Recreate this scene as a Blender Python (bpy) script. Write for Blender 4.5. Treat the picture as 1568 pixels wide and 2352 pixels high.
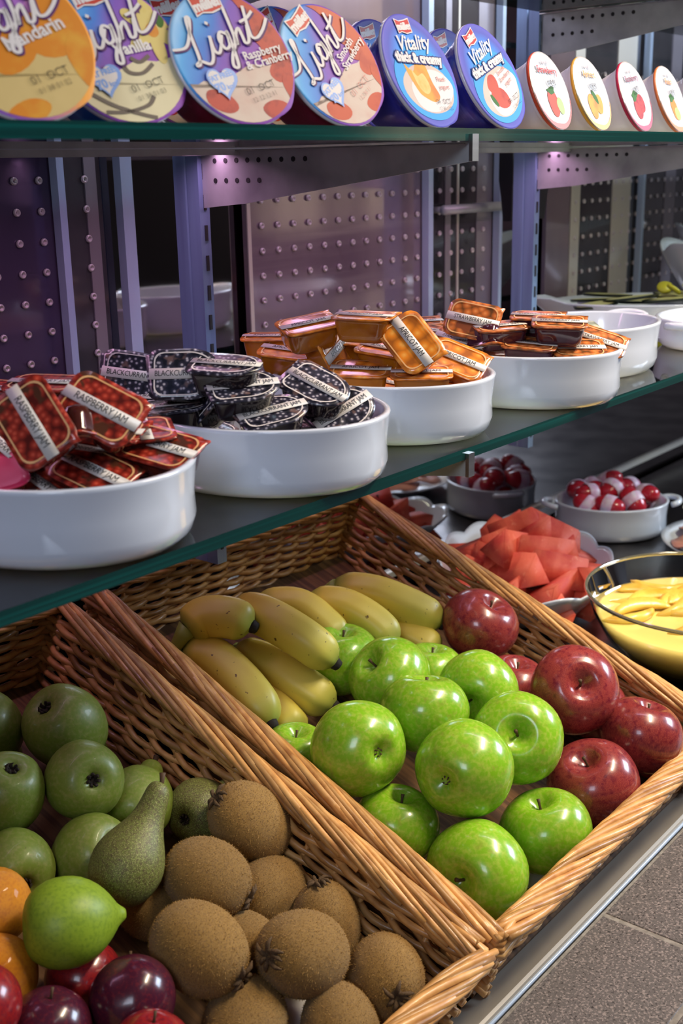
import bpy, bmesh, math, random
from math import sin, cos, pi, radians, sqrt
from mathutils import Vector, Matrix, Quaternion
rnd = random.Random(11)
S = bpy.context.scene
COL = S.collection
for o in list(bpy.data.objects):
    bpy.data.objects.remove(o)

# ------------------------------------------------------------------ camera
cam_d = bpy.data.cameras.new('camera'); cam = bpy.data.objects.new('camera', cam_d); COL.objects.link(cam)
cam_d.sensor_fit = 'HORIZONTAL'; cam_d.sensor_width = 36.0; cam_d.lens = 36.0 * 2700 / 1568
cam_d.clip_start = 0.02; cam_d.clip_end = 60
CR, CU, CB = (0.6275, -0.7784, -0.0192), (0.2322, 0.1636, 0.9588), (-0.7432, -0.6061, 0.2834)
cam.matrix_world = Matrix(((CR[0], CU[0], CB[0], 0), (CR[1], CU[1], CB[1], 0), (CR[2], CU[2], CB[2], 0.58), (0, 0, 0, 1)))
cam_d.dof.use_dof = True; cam_d.dof.focus_distance = 0.92; cam_d.dof.aperture_fstop = 16
S.camera = cam

# ------------------------------------------------------------------ world, lamps, exposure
w = bpy.data.worlds.new('room_light'); S.world = w; w.use_nodes = True
bgn = w.node_tree.nodes['Background']; bgn.inputs[0].default_value = (0.80, 0.74, 0.86, 1); bgn.inputs[1].default_value = 0.09

def area(name, loc, target, sx, sy, power, color, spread=180):
    l = bpy.data.lights.new(name, 'AREA'); l.shape = 'RECTANGLE'; l.size = sx; l.size_y = sy
    l.energy = power; l.color = color; l.spread = radians(spread)
    o = bpy.data.objects.new(name, l); COL.objects.link(o)
    o.location = loc
    d = Vector(target) - Vector(loc)
    o.rotation_euler = d.to_track_quat('-Z', 'Y').to_euler()
    return o
area('ceiling_strip_lamp', (1.30, -0.10, 1.45), (0.98, 0.42, 0.05), 0.8, 0.12, 8.5, (1.0, 0.84, 0.60), 90)
area('window_daylight', (3.9, -1.4, 1.75), (1.2, 0.5, 0.35), 1.5, 0.9, 105.0, (0.68, 0.82, 1.0))
area('canopy_pink_strip', (0.95, 0.58, 1.02), (0.85, 0.50, 0.4), 1.6, 0.05, 2.2, (1.0, 0.66, 0.92), 150)
area('under_shelf_pink_strip', (0.75, 0.722, 0.5918), (0.75, 0.715, 0.30), 1.3, 0.012, 0.75, (1.0, 0.52, 0.86), 160)
area('shelf_front_strip', (0.85, -0.10, 1.15), (0.75, 0.49, 0.60), 1.1, 0.06, 0.2, (1.0, 0.96, 0.95), 70)  # added fill from the front, brightens the lids
area('left_cool_daylight', (-0.9, -0.25, 1.25), (0.95, 0.82, 0.50), 0.5, 0.5, 1.3, (0.72, 0.82, 1.0), 60)  # added cool fill for the uprights and back panels

area('room_lamp', (5.4, -1.3, 2.0), (5.4, -2.6, 0.5), 1.2, 0.3, 16.0, (1.0, 0.86, 0.86), 150)  # added unseen lamp, brightens the wall that the back panels mirror

S.view_settings.view_transform = 'Standard'; S.view_settings.look = 'None'
S.view_settings.gamma = 1.0; S.view_settings.exposure = 0.1
try: S.view_settings.use_curve_mapping = False
except Exception: pass

# ------------------------------------------------------------------ helpers
def tag(o, label=None, cat=None, group=None, kind=None):
    if label: o['label'] = label
    if cat: o['category'] = cat
    if group: o['group'] = group
    if kind: o['kind'] = kind
    return o
def empty(name, loc=(0, 0, 0), q=None, label=None, cat=None, group=None):
    o = bpy.data.objects.new(name, None); COL.objects.link(o); o.empty_display_size = 0.02
    o.location = loc
    if q is not None:
        o.rotation_mode = 'QUATERNION'; o.rotation_quaternion = q
    return tag(o, label, cat, group)
class MB:
    def __init__(s): s.v = []; s.f = []; s.mi = []; s.at = []
    def add(s, v, f, m=0, M=None):
        b = len(s.v)
        if M is not None: v = [M @ Vector(p) for p in v]
        s.v += [tuple(p) for p in v]; s.f += [tuple(i + b for i in q) for q in f]; s.mi += [m] * len(f)
        return s
    def box(s, a, b, m=0, M=None):
        (x0, y0, z0), (x1, y1, z1) = a, b
        v = [(x0, y0, z0), (x1, y0, z0), (x1, y1, z0), (x0, y1, z0), (x0, y0, z1), (x1, y0, z1), (x1, y1, z1), (x0, y1, z1)]
        return s.add(v, [(3, 2, 1, 0), (4, 5, 6, 7), (0, 1, 5, 4), (1, 2, 6, 5), (2, 3, 7, 6), (3, 0, 4, 7)], m, M)
    def loft(s, rings, m=0, cap0=True, cap1=True, M=None, closed=False):
        n = len(rings[0]); v = [p for r in rings for p in r]; f = []
        k = len(rings)
        for i in range(k - 1 + (1 if closed else 0)):
            a = i * n; b = ((i + 1) % k) * n
            for j in range(n):
                j2 = (j + 1) % n
                f.append((a + j, a + j2, b + j2, b + j))
        if cap0 and not closed: f.append(tuple(range(n - 1, -1, -1)))
        if cap1 and not closed: f.append(tuple((k - 1) * n + j for j in range(n)))
        return s.add(v, f, m, M)
    def lathe(s, prof, n=32, m=0, M=None, cap0=False, cap1=False):
        rings = [[(r * cos(2 * pi * j / n), r * sin(2 * pi * j / n), z) for j in range(n)] for r, z in prof]
        return s.loft(rings, m, cap0, cap1, M)
    def tube(s, pts, r, n=6, m=0, caps=True, M=None):
        P = [Vector(p) for p in pts]; k = len(P)
        if not hasattr(r, '__len__'): r = [r] * k
        rings = []; prev = None
        for i in range(k):
            t = (P[min(i + 1, k - 1)] - P[max(i - 1, 0)])
            if t.length < 1e-9: t = Vector((0, 0, 1))
            t.normalize()
            if prev is None:
                a = Vector((0, 0, 1)) if abs(t.z) < 0.9 else Vector((1, 0, 0))
                u = (a - t * a.dot(t)).normalized()
            else:
                u = (prev - t * prev.dot(t)).normalized()
            prev = u; w_ = t.cross(u)
            rings.append([tuple(P[i] + (u * cos(2 * pi * j / n) + w_ * sin(2 * pi * j / n)) * r[i]) for j in range(n)])
        return s.loft(rings, m, caps, caps, M)
    def poly(s, pts, z=0.0, m=0, M=None):
        return s.add([(p[0], p[1], z) for p in pts], [tuple(range(len(pts)))], m, M)
    def mesh(s, name, mats, smooth=True):
        me = bpy.data.meshes.new(name); me.from_pydata(s.v, [], s.f)
        if not isinstance(mats, (list, tuple)): mats = [mats]
        for m in mats: me.materials.append(m)
        if max(s.mi, default=0) > 0: me.polygons.foreach_set('material_index', s.mi)
        if smooth: me.polygons.foreach_set('use_smooth', [True] * len(s.f))
        me.update()
        return me
    def build(s, name, mats, parent=None, smooth=True, loc=None):
        return link(name, s.mesh(name, mats, smooth), parent, loc)
def link(name, me, parent=None, loc=None, q=None):
    o = bpy.data.objects.new(name, me); COL.objects.link(o)
    if parent: o.parent = parent
    if loc is not None: o.location = loc
    if q is not None: o.rotation_mode = 'QUATERNION'; o.rotation_quaternion = q
    return o
def children(o): return [c for c in CH.get(o.name, [])]
def copy_tree(src, loc, q=None, label=None, group=None, scale=None):
    """copy a thing with its parts and their sub-parts"""
    r = src.copy(); COL.objects.link(r); r.location = loc
    if q is not None: r.rotation_mode = 'QUATERNION'; r.rotation_quaternion = q
    if scale: r.scale = (scale,) * 3 if not hasattr(scale, '__len__') else scale
    if label: r['label'] = label
    if group: r['group'] = group
    for ch in src.children:
        c = ch.copy(); COL.objects.link(c); c.parent = r
        for g in ch.children:
            d = g.copy(); COL.objects.link(d); d.parent = c
    return r
def auto_smooth(o, ang=40):
    me = o.data
    bm = bmesh.new(); bm.from_mesh(me)
    for e in bm.edges:
        if len(e.link_faces) == 2 and e.calc_face_angle(0) > radians(ang): e.smooth = False
    bm.to_mesh(me); bm.free(); return o
def rrect(a, b, r, n=5, z=0.0):
    p = []
    for cx, cy, t0 in ((a - r, b - r, 0), (-a + r, b - r, 90), (-a + r, -b + r, 180), (a - r, -b + r, 270)):
        for i in range(n + 1):
            t = radians(t0 + 90 * i / n); p.append((cx + r * cos(t), cy + r * sin(t), z))
    return p
def ell(a, b, n=48, z=0.0, cx=0, cy=0): return [(cx + a * cos(2 * pi * i / n), cy + b * sin(2 * pi * i / n), z) for i in range(n)]
def text_mb(body, size, bold=0.0, shear=0.0, align='CENTER', space=1.0):
    c = bpy.data.curves.new('t', 'FONT'); c.body = body; c.size = size; c.align_x = align; c.align_y = 'CENTER'
    c.offset = bold; c.shear = shear; c.space_character = space; c.resolution_u = 2
    o = bpy.data.objects.new('t', c); COL.objects.link(o)
    me = bpy.data.meshes.new_from_object(o)
    v = [tuple(p.co) for p in me.vertices]; f = [tuple(p.vertices) for p in me.polygons]
    bpy.data.objects.remove(o); bpy.data.curves.remove(c); bpy.data.meshes.remove(me)
    return v, f
def M2(x, y, rot=0, z=0, s=1): return Matrix.Translation((x, y, z)) @ Matrix.Rotation(radians(rot), 4, 'Z') @ Matrix.Diagonal((s, s, 1, 1))
def ribbon(pts, w_):
    """flat stroke along a smoothed polyline"""
    P = [Vector((p[0], p[1], 0)) for p in pts]; Q = []
    for i in range(len(P) - 1):
        p0, p1, p2, p3 = P[max(i - 1, 0)], P[i], P[i + 1], P[min(i + 2, len(P) - 1)]
        for k in range(6):
            t = k / 6
            Q.append(0.5 * ((2 * p1) + (p2 - p0) * t + (2 * p0 - 5 * p1 + 4 * p2 - p3) * t * t + (-p0 + 3 * p1 - 3 * p2 + p3) * t ** 3))
    Q.append(P[-1]); v = []; f = []
    for i, p in enumerate(Q):
        t = (Q[min(i + 1, len(Q) - 1)] - Q[max(i - 1, 0)])
        t = t.normalized() if t.length > 1e-9 else Vector((1, 0, 0)); n = Vector((-t.y, t.x, 0))
        ww = w_ * (0.75 + 0.35 * abs(t.y))
        v += [tuple(p + n * ww / 2), tuple(p - n * ww / 2)]
        if i: f.append((2 * i - 2, 2 * i - 1, 2 * i + 1, 2 * i))
    return v, f

# ------------------------------------------------------------------ materials
def mat(name, col, rough=0.5, metal=0.0, coat=0.0, var=None, bump=None, spec=0.5, trans=0.0, sss=0.0, sheen=0.0, ior=1.45, rand=0.0, emit=None, alpha=None):
    """col base colour; var = [(scale, colour, lo, hi)] noise layers; bump = (scale, strength, distance)"""
    m = bpy.data.materials.new(name); m.use_nodes = True; nt = m.node_tree
    b = nt.nodes['Principled BSDF']; I = b.inputs
    I['Roughness'].default_value = rough; I['Metallic'].default_value = metal; I['Coat Weight'].default_value = coat
    I['Coat Roughness'].default_value = 0.08; I['IOR'].default_value = ior; I['Specular IOR Level'].default_value = spec
    I['Transmission Weight'].default_value = trans; I['Sheen Weight'].default_value = sheen
    if sss: I['Subsurface Weight'].default_value = sss; I['Subsurface Radius'].default_value = (0.01, 0.005, 0.003); I['Subsurface Scale'].default_value = 0.6
    N = nt.nodes.new; L = nt.links.new
    cur = None
    if var or bump:
        tc = N('ShaderNodeTexCoord')
    c4 = (*col, 1)
    I['Base Color'].default_value = c4
    for (sc, c2, lo, hi) in (var or []):
        mp = N('ShaderNodeMapping'); L(tc.outputs['Object'], mp.inputs[0])
        if hasattr(sc, '__len__'): mp.inputs['Scale'].default_value = sc; s_ = 1.0
        else: s_ = sc
        nz = N('ShaderNodeTexNoise'); nz.inputs['Scale'].default_value = s_; nz.inputs['Detail'].default_value = 4
        oi = N('ShaderNodeObjectInfo'); ad = N('ShaderNodeVectorMath'); ad.operation = 'ADD'
        ml = N('ShaderNodeMath'); ml.operation = 'MULTIPLY'; ml.inputs[1].default_value = 37.0
        L(oi.outputs['Random'], ml.inputs[0]); L(mp.outputs[0], ad.inputs[0]); L(ml.outputs[0], ad.inputs[1]); L(ad.outputs[0], nz.inputs['Vector'])
        mr = N('ShaderNodeMapRange'); mr.inputs['From Min'].default_value = lo; mr.inputs['From Max'].default_value = hi; L(nz.outputs['Fac'], mr.inputs['Value'])
        mx = N('ShaderNodeMix'); mx.data_type = 'RGBA'; L(mr.outputs[0], mx.inputs['Factor'])
        if cur is None: mx.inputs['A'].default_value = c4
        else: L(cur, mx.inputs['A'])
        mx.inputs['B'].default_value = (*c2, 1); cur = mx.outputs['Result']
    if rand:
        oi = N('ShaderNodeObjectInfo'); mr = N('ShaderNodeMapRange'); mr.inputs['To Min'].default_value = 1 - rand; mr.inputs['To Max'].default_value = 1 + rand
        L(oi.outputs['Random'], mr.inputs['Value'])
        hs = N('ShaderNodeHueSaturation'); L(mr.outputs[0], hs.inputs['Value'])
        if cur is None: hs.inputs['Color'].default_value = c4
        else: L(cur, hs.inputs['Color'])
        cur = hs.outputs['Color']
    if cur is not None: L(cur, I['Base Color'])
    if bump:
        nz = N('ShaderNodeTexNoise'); nz.inputs['Scale'].default_value = bump[0]; nz.inputs['Detail'].default_value = 5; L(tc.outputs['Object'], nz.inputs['Vector'])
        bp = N('ShaderNodeBump'); bp.inputs['Strength'].default_value = bump[1]; bp.inputs['Distance'].default_value = bump[2]
        L(nz.outputs['Fac'], bp.inputs['Height']); L(bp.outputs[0], I['Normal'])
    if emit: I['Emission Color'].default_value = (*emit[0], 1); I['Emission Strength'].default_value = emit[1]
    return m
def thin_glass(name, tint, rough=0.0, ior=1.5, refl=1.0):
    """clear sheet: see-through tint plus mirror reflection by Fresnel"""
    m = bpy.data.materials.new(name); m.use_nodes = True; nt = m.node_tree; nt.nodes.clear(); N = nt.nodes.new; L = nt.links.new
    out = N('ShaderNodeOutputMaterial'); tr = N('ShaderNodeBsdfTransparent'); tr.inputs[0].default_value = (*tint, 1)
    gl = N('ShaderNodeBsdfGlossy'); gl.inputs['Roughness'].default_value = rough; gl.inputs[0].default_value = (refl, refl, refl, 1)
    fr = N('ShaderNodeFresnel'); fr.inputs[0].default_value = ior; mx = N('ShaderNodeMixShader')
    L(fr.outputs[0], mx.inputs[0]); L(tr.outputs[0], mx.inputs[1]); L(gl.outputs[0], mx.inputs[2]); L(mx.outputs[0], out.inputs[0])
    return m
def berry_film(name, paper, dark, bright, scale, edge):
    """printed lid film: heaped berries as a voronoi print"""
    m = mat(name, paper, 0.28, coat=0.4); nt = m.node_tree; N = nt.nodes.new; L = nt.links.new
    tc = N('ShaderNodeTexCoord'); oi = N('ShaderNodeObjectInfo'); ml = N('ShaderNodeMath'); ml.operation = 'MULTIPLY'; ml.inputs[1].default_value = 3.0
    ad = N('ShaderNodeVectorMath'); ad.operation = 'ADD'; L(oi.outputs['Random'], ml.inputs[0]); L(tc.outputs['Object'], ad.inputs[0]); L(ml.outputs[0], ad.inputs[1])
    vo = N('ShaderNodeTexVoronoi'); vo.inputs['Scale'].default_value = scale; vo.voronoi_dimensions = '2D'; L(ad.outputs[0], vo.inputs['Vector'])
    rp = N('ShaderNodeValToRGB'); e = rp.color_ramp.elements; e[0].position = 0.0; e[0].color = (*edge, 1); e[1].position = 0.75; e[1].color = (*dark, 1)
    x = rp.color_ramp.elements.new(0.3); x.color = (*bright, 1); L(vo.outputs['Distance'], rp.inputs[0])
    nz = N('ShaderNodeTexNoise'); nz.inputs['Scale'].default_value = scale * 0.35; L(ad.outputs[0], nz.inputs['Vector'])
    mr = N('ShaderNodeMapRange'); mr.inputs['From Min'].default_value = 0.58; mr.inputs['From Max'].default_value = 0.64; L(nz.outputs['Fac'], mr.inputs['Value'])
    mx = N('ShaderNodeMix'); mx.data_type = 'RGBA'; L(mr.outputs[0], mx.inputs['Factor']); L(rp.outputs[0], mx.inputs['A']); mx.inputs['B'].default_value = (*paper, 1)
    L(mx.outputs['Result'], nt.nodes['Principled BSDF'].inputs['Base Color'])
    bp = N('ShaderNodeBump'); bp.inputs['Strength'].default_value = 0.15; bp.inputs['Distance'].default_value = 0.001
    n2 = N('ShaderNodeTexNoise'); n2.inputs['Scale'].default_value = 90; L(ad.outputs[0], n2.inputs['Vector']); L(n2.outputs['Fac'], bp.inputs['Height'])
    L(bp.outputs[0], nt.nodes['Principled BSDF'].inputs['Normal'])
    return m
def grad_mat(name, stops, direction, lo, hi, rough=0.3, noise=0.15, radial=False):
    """flat printed colour running along one direction of the lid"""
    m = mat(name, stops[0][1], 0.5, spec=0.25); nt = m.node_tree; N = nt.nodes.new; L = nt.links.new
    tc = N('ShaderNodeTexCoord'); nz = N('ShaderNodeTexNoise'); nz.inputs['Scale'].default_value = 35; L(tc.outputs['Object'], nz.inputs['Vector'])
    vm = N('ShaderNodeVectorMath')
    if radial: vm.operation = 'LENGTH'; L(tc.outputs['Object'], vm.inputs[0]); o = vm.outputs['Value']
    else:
        vm.operation = 'DOT_PRODUCT'; L(tc.outputs['Object'], vm.inputs[0]); vm.inputs[1].default_value = direction; o = vm.outputs['Value']
    mr = N('ShaderNodeMapRange'); mr.inputs['From Min'].default_value = lo; mr.inputs['From Max'].default_value = hi; L(o, mr.inputs['Value'])
    ma = N('ShaderNodeMath'); ma.operation = 'MULTIPLY_ADD'; L(nz.outputs['Fac'], ma.inputs[0]); ma.inputs[1].default_value = noise * 2; 
    sb = N('ShaderNodeMath'); sb.operation = 'SUBTRACT'; L(mr.outputs[0], sb.inputs[0]); sb.inputs[1].default_value = noise; L(sb.outputs[0], ma.inputs[2])
    rp = N('ShaderNodeValToRGB'); L(ma.outputs[0], rp.inputs[0]); el = rp.color_ramp.elements
    el[0].position, el[0].color = stops[0][0], (*stops[0][1], 1); el[1].position, el[1].color = stops[-1][0], (*stops[-1][1], 1)
    for p, c in stops[1:-1]: x = el.new(p); x.color = (*c, 1)
    L(rp.outputs[0], nt.nodes['Principled BSDF'].inputs['Base Color'])
    bp = N('ShaderNodeBump'); bp.inputs['Strength'].default_value = 0.25; bp.inputs['Distance'].default_value = 0.001
    n2 = N('ShaderNodeTexNoise'); n2.inputs['Scale'].default_value = 70; L(tc.outputs['Object'], n2.inputs['Vector']); L(n2.outputs['Fac'], bp.inputs['Height']); L(bp.outputs[0], nt.nodes['Principled BSDF'].inputs['Normal'])
    return m

MT = {}
MT['steel'] = mat('brushed_steel', (0.62, 0.60, 0.58), 0.28, 1.0, var=[((3, 90, 90), (0.42, 0.40, 0.39), 0.35, 0.7)])
MT['trim'] = mat('trim_steel', (0.36, 0.32, 0.27), 0.42, 0.35, var=[((4, 60, 60), (0.27, 0.24, 0.20), 0.35, 0.7)])
MT['chrome'] = mat('chrome', (0.55, 0.70, 0.95), 0.18, 0.25)
MT['well'] = mat('well_steel', (0.22, 0.20, 0.19), 0.25, 1.0, var=[(14, (0.10, 0.09, 0.09), 0.4, 0.65)])
MT['post'] = mat('upright_steel', (0.27, 0.41, 0.66), 0.22, 0.3, var=[((60, 60, 4), (0.20, 0.28, 0.48), 0.4, 0.7)])
MT['bracket'] = mat('bracket_steel', (0.46, 0.48, 0.50), 0.35, 0.3, var=[(25, (0.30, 0.31, 0.33), 0.4, 0.7)])
MT['black'] = mat('black_plastic', (0.012, 0.012, 0.014), 0.4)
MT['hole'] = mat('hole_dark', (0.015, 0.015, 0.018), 0.6)
MT['panelA'] = mat('purple_back_panel', (0.12, 0.09, 0.16), 0.10, 0.35, coat=0.5, var=[((3, 3, 1.0), (0.085, 0.06, 0.125), 0.4, 0.65)])
MT['panelB'] = mat('mauve_back_panel', (0.36, 0.285, 0.33), 0.10, 0.45, coat=0.5, var=[((7, 7, 2.0), (0.25, 0.19, 0.24), 0.4, 0.65), ((2, 2, 40), (0.40, 0.33, 0.36), 0.58, 0.75)])
MT['panelC'] = mat('smoky_back_panel', (0.12, 0.115, 0.13), 0.10, 0.45, coat=0.5, var=[((8, 8, 8), (0.05, 0.05, 0.06), 0.4, 0.65)])
MT['mirror'] = mat('dark_mirror', (0.36, 0.34, 0.35), 0.04, 1.0)
MT['stud'] = mat('stud_metal', (0.62, 0.57, 0.60), 0.35, 0.4)
MT['greystrip'] = mat('grey_strip', (0.30, 0.27, 0.31), 0.25, 0.3)
MT['cream'] = mat('cream_strip', (0.62, 0.58, 0.52), 0.35, 0.2)
MT['glass'] = thin_glass('shelf_glass', (0.87, 0.93, 0.92))
MT['edge'] = mat('glass_edge_teal', (0.002, 0.034, 0.031), 0.12, coat=0.6, var=[((2, 60, 300), (0.003, 0.08, 0.072), 0.5, 0.75)])
MT['clear'] = thin_glass('clear_acrylic', (0.93, 0.93, 0.95))
MT['bowlglass'] = thin_glass('bowl_glass', (0.90, 0.93, 0.88))
MT['ceramic'] = mat('white_ceramic', (0.64, 0.69, 0.79), 0.14, coat=0.6)
MT['tile'] = mat('speckled_grey_tile', (0.105, 0.092, 0.090), 0.42, var=[(520, (0.24, 0.20, 0.19), 0.52, 0.62), (430, (0.035, 0.03, 0.03), 0.56, 0.66), (900, (0.45, 0.38, 0.38), 0.68, 0.74)], bump=(600, 0.25, 0.0006))
MT['grout'] = mat('pale_grout', (0.26, 0.235, 0.21), 0.85, var=[(200, (0.18, 0.16, 0.14), 0.4, 0.6)])
MT['wicker'] = mat('willow_rod', (0.56, 0.29, 0.095), 0.42, coat=0.15, rand=0.38, var=[((60, 60, 60), (0.36, 0.155, 0.042), 0.42, 0.68), (25, (0.68, 0.41, 0.16), 0.55, 0.8)], bump=(260, 0.2, 0.0006))
MT['wicker_dark'] = mat('basket_floor', (0.16, 0.075, 0.025), 0.7, var=[((180, 12, 12), (0.07, 0.03, 0.01), 0.4, 0.6)])
MT['paper'] = mat('white_paper', (0.80, 0.76, 0.72), 0.7)

# ------------------------------------------------------------------ counter (setting)
TILT = math.atan(0.36)
c = MB(); c.box((-0.6, 0.384, -0.05), (3.4, 0.88, -0.0005)); tag(c.build('counter_well', MT['well'], smooth=False), kind='structure')
t = MB()
t.loft([[(x, 0.384, -0.03), (x, 0.384, 0.0012), (x, 0.3655, 0.0012), (x, 0.3632, 0.0), (x, 0.3618, -0.0022), (x, 0.3618, -0.03)] for x in (-0.6, 3.4)])
tag(t.build('trim_1', MT['trim'], smooth=False), kind='structure')
t = MB(); t.tube([(-0.6, 0.3612, -0.0028), (3.4, 0.3612, -0.0028)], 0.0016, 8); tag(t.build('trim_2', MT['chrome']), kind='structure')
led = MB(); led.box((-0.6, -0.10, -0.05), (3.4, 0.3605, -0.0064)); ledge = tag(led.build('counter_ledge', MT['grout'], smooth=False), kind='structure')
tm = MB()
def bevel_box(mb, a, b, e, m=0):
    (x0, y0, z0), (x1, y1, z1) = a, b
    r = lambda d, z: [(x0 + d, y0 + d, z), (x1 - d, y0 + d, z), (x1 - d, y1 - d, z), (x0 + d, y1 - d, z)]
    mb.loft([r(0, z0), r(0, z1 - e), r(e, z1)], m)
bevel_box(tm, (0, 0, -0.012), (0.2455, 0.0935, 0.0), 0.0007); tme = tm.mesh('tile', MT['tile'], False)
for i in range(-2, 8):
    for j in range(4):
        o = link('tile', tme, ledge, (0.767 + 0.25 * i - (0.0 if j % 2 == 0 else 0.0), 0.2645 - 0.098 * j, -0.0058 + rnd.uniform(-0.0003, 0.0003)))
c = MB(); c.box((-0.6, 0.880, -0.05), (3.4, 0.89, 1.06)); tag(c.build('wall_back', MT['mirror'], smooth=False), kind='structure')
for i, z in enumerate((0.060, 0.262)):
    t = MB(); t.box((-0.6, 0.874, z - 0.004), (3.4, 0.880, z + 0.004)); tag(t.build('trim_%d' % (i + 3), MT['cream'], smooth=False), kind='structure')
c = MB(); bevel_box(c, (1.03, 0.40, -0.0005), (3.4, 0.872, 0.030), 0.003); tag(c.build('well_insert', MT['well'], smooth=False), kind='structure')

# room wall behind the camera, with added glowing strips mirrored in the back panels
c = MB(); c.box((0.2, -2.72, -0.9), (4.55, -2.62, 2.2)); tag(c.build('wall_front', mat('dark_wall', (0.04, 0.034, 0.036), 0.8), smooth=False), kind='structure')
c = MB(); c.box((4.55, -2.72, 0.12), (9.0, -2.625, 2.2)); tag(c.build('wall_right', mat('mauve_wall', (0.34, 0.25, 0.30), 0.8, var=[(3, (0.24, 0.17, 0.21), 0.4, 0.6)]), smooth=False), kind='structure')
c = MB(); c.box((4.55, -2.72, -0.9), (9.0, -2.60, 0.12)); tag(c.build('trim_5', mat('dark_mauve_dado', (0.10, 0.06, 0.075), 0.6, var=[(5, (0.05, 0.03, 0.04), 0.4, 0.6)]), smooth=False), kind='structure')
lit = mat('lit_cream_blind', (0.7, 0.62, 0.45), 0.8, emit=((1.0, 0.86, 0.58), 1.6)); fr_ = mat('window_frame', (0.10, 0.08, 0.09), 0.6)
for i, (x, wd) in enumerate(((4.70, 0.07), (4.88, 0.11), (5.07, 0.12), (5.36, 0.07), (5.68, 0.13))):
    q = MB(); q.box((-wd / 2, 0, 0), (wd / 2, 0.015, 1.3)); o = q.build('window_%d' % (i + 1), lit, None, False, (x, -2.62, 0.24)); tag(o, kind='structure')
    q = MB(); q.box((-wd / 2 - .03, 0, -0.03), (-wd / 2, 0.03, 1.33)); q.box((wd / 2, 0, -0.03), (wd / 2 + .03, 0.03, 1.33)); q.box((-wd / 2, 0, -0.03), (wd / 2, 0.03, 0)); q.build('window_frame', fr_, o, False)
# ------------------------------------------------------------------ back panels with studs
def panel(label, x0, x1, y, m, studs, ph=0.0, z0=0.36, z1=1.02, strips=(), name='back_panel'):
    r = empty(name, ((x0 + x1) / 2, y, z0), None, label, 'panel')
    p = MB(); p.box((x0 - r.location.x, 0, 0), (x1 - r.location.x, 0.006, z1 - z0)); p.build('sheet', MT[m], r, False)
    for (a, b, mm) in strips:
        s = MB(); s.box((a - r.location.x, -0.0014, 0.0), (b - r.location.x, 0.0, z1 - z0)); s.build('strip', MT[mm], r, False)
    if studs:
        x = math.ceil((x0 + 0.008 - ph) / 0.0255) * 0.0255 + ph
        while x < x1 - 0.008:
            for k in range(-9, 7):
                z = 0.546 + 0.0258 * k
                if z > 0.385 and z < 0.72: link('stud', STUD, r, (x - r.location.x, -0.001, z - z0))
            x += 0.0255
    return r
sm = MB(); sm.lathe([(0.0034, 0.0), (0.0034, 0.0012), (0.0028, 0.0022), (0.0019, 0.0020), (0.0016, 0.0006), (0.0004, 0.0004)], 12, 0, Matrix.Rotation(radians(90), 4, 'X'))
STUD = sm.mesh('stud', MT['stud'])
panel('dark purple studded back panel at far left', 0.40, 0.676, 0.86, 'panelA', True, 0.014)
panel('narrow grey studded back panel right of the first chrome strip', 0.680, 0.722, 0.862, 'panelC', True, 0.014, strips=((0.703, 0.716, 'greystrip'),))
panel('dark mirrored back panel behind the left upright', 0.7235, 0.905, 0.872, 'mirror', False)
panel('mauve studded back panel behind the apricot jam dish', 0.909, 1.226, 0.86, 'panelB', True, 0.012, strips=((0.909, 0.914, 'cream'),))
panel('grey studded back panel right of the mauve one', 1.232, 1.396, 0.862, 'panelC', True, 0.012, strips=((1.275, 1.287, 'greystrip'), (1.302, 1.306, 'cream'), (1.348, 1.386, 'greystrip')))
panel('mirrored back panel behind the right upright', 1.3975, 1.528, 0.872, 'mirror', False)
panel('mauve grey strip panel right of the second upright', 1.531, 1.60, 0.86, 'panelB', False)
panel('smoky studded back panel at far right between cream strips', 1.602, 2.6, 0.862, 'panelC', True, 0.012, strips=((1.604, 1.632, 'cream'), (1.737, 1.80, 'cream'), (1.93, 1.97, 'greystrip')))
for i, (x, lab) in enumerate(((0.669, 'slim chrome strip left of the narrow grey panel'), (0.7435, 'bright chrome strip left of the dark mirror'), (1.2285, 'slim chrome strip at the right edge of the mauve panel'), (1.392, 'chrome strip left of the right upright'), (1.828, 'slim chrome strip beside the wide cream strip at right'))):
    t = MB(); wdt = (0.0055, 0.009, 0.008, 0.007, 0.008)[i]
    t.box((-wdt, -0.010, 0), (-wdt * 0.2, 0, 0.66)); t.box((-wdt * 0.1, -0.007, 0), (wdt * 0.8, 0, 0.66))
    tag(t.build('chrome_strip', MT['chrome'], None, False, (x, 0.8585, 0.36)), lab, 'strip')
t = MB(); t.tube([(1.243, 0.842, 0), (1.385, 0.842, 0)], 0.006, 10); t.tube([(1.247, 0.842, 0), (1.247, 0.8615, 0)], 0.004, 8); t.tube([(1.380, 0.842, 0), (1.380, 0.8615, 0)], 0.004, 8)
tag(t.build('grab_rail', MT['bracket'], None, True, (0, 0, 0.5235)), 'short horizontal grey rail on the grey studded panel', 'rail')

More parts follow.
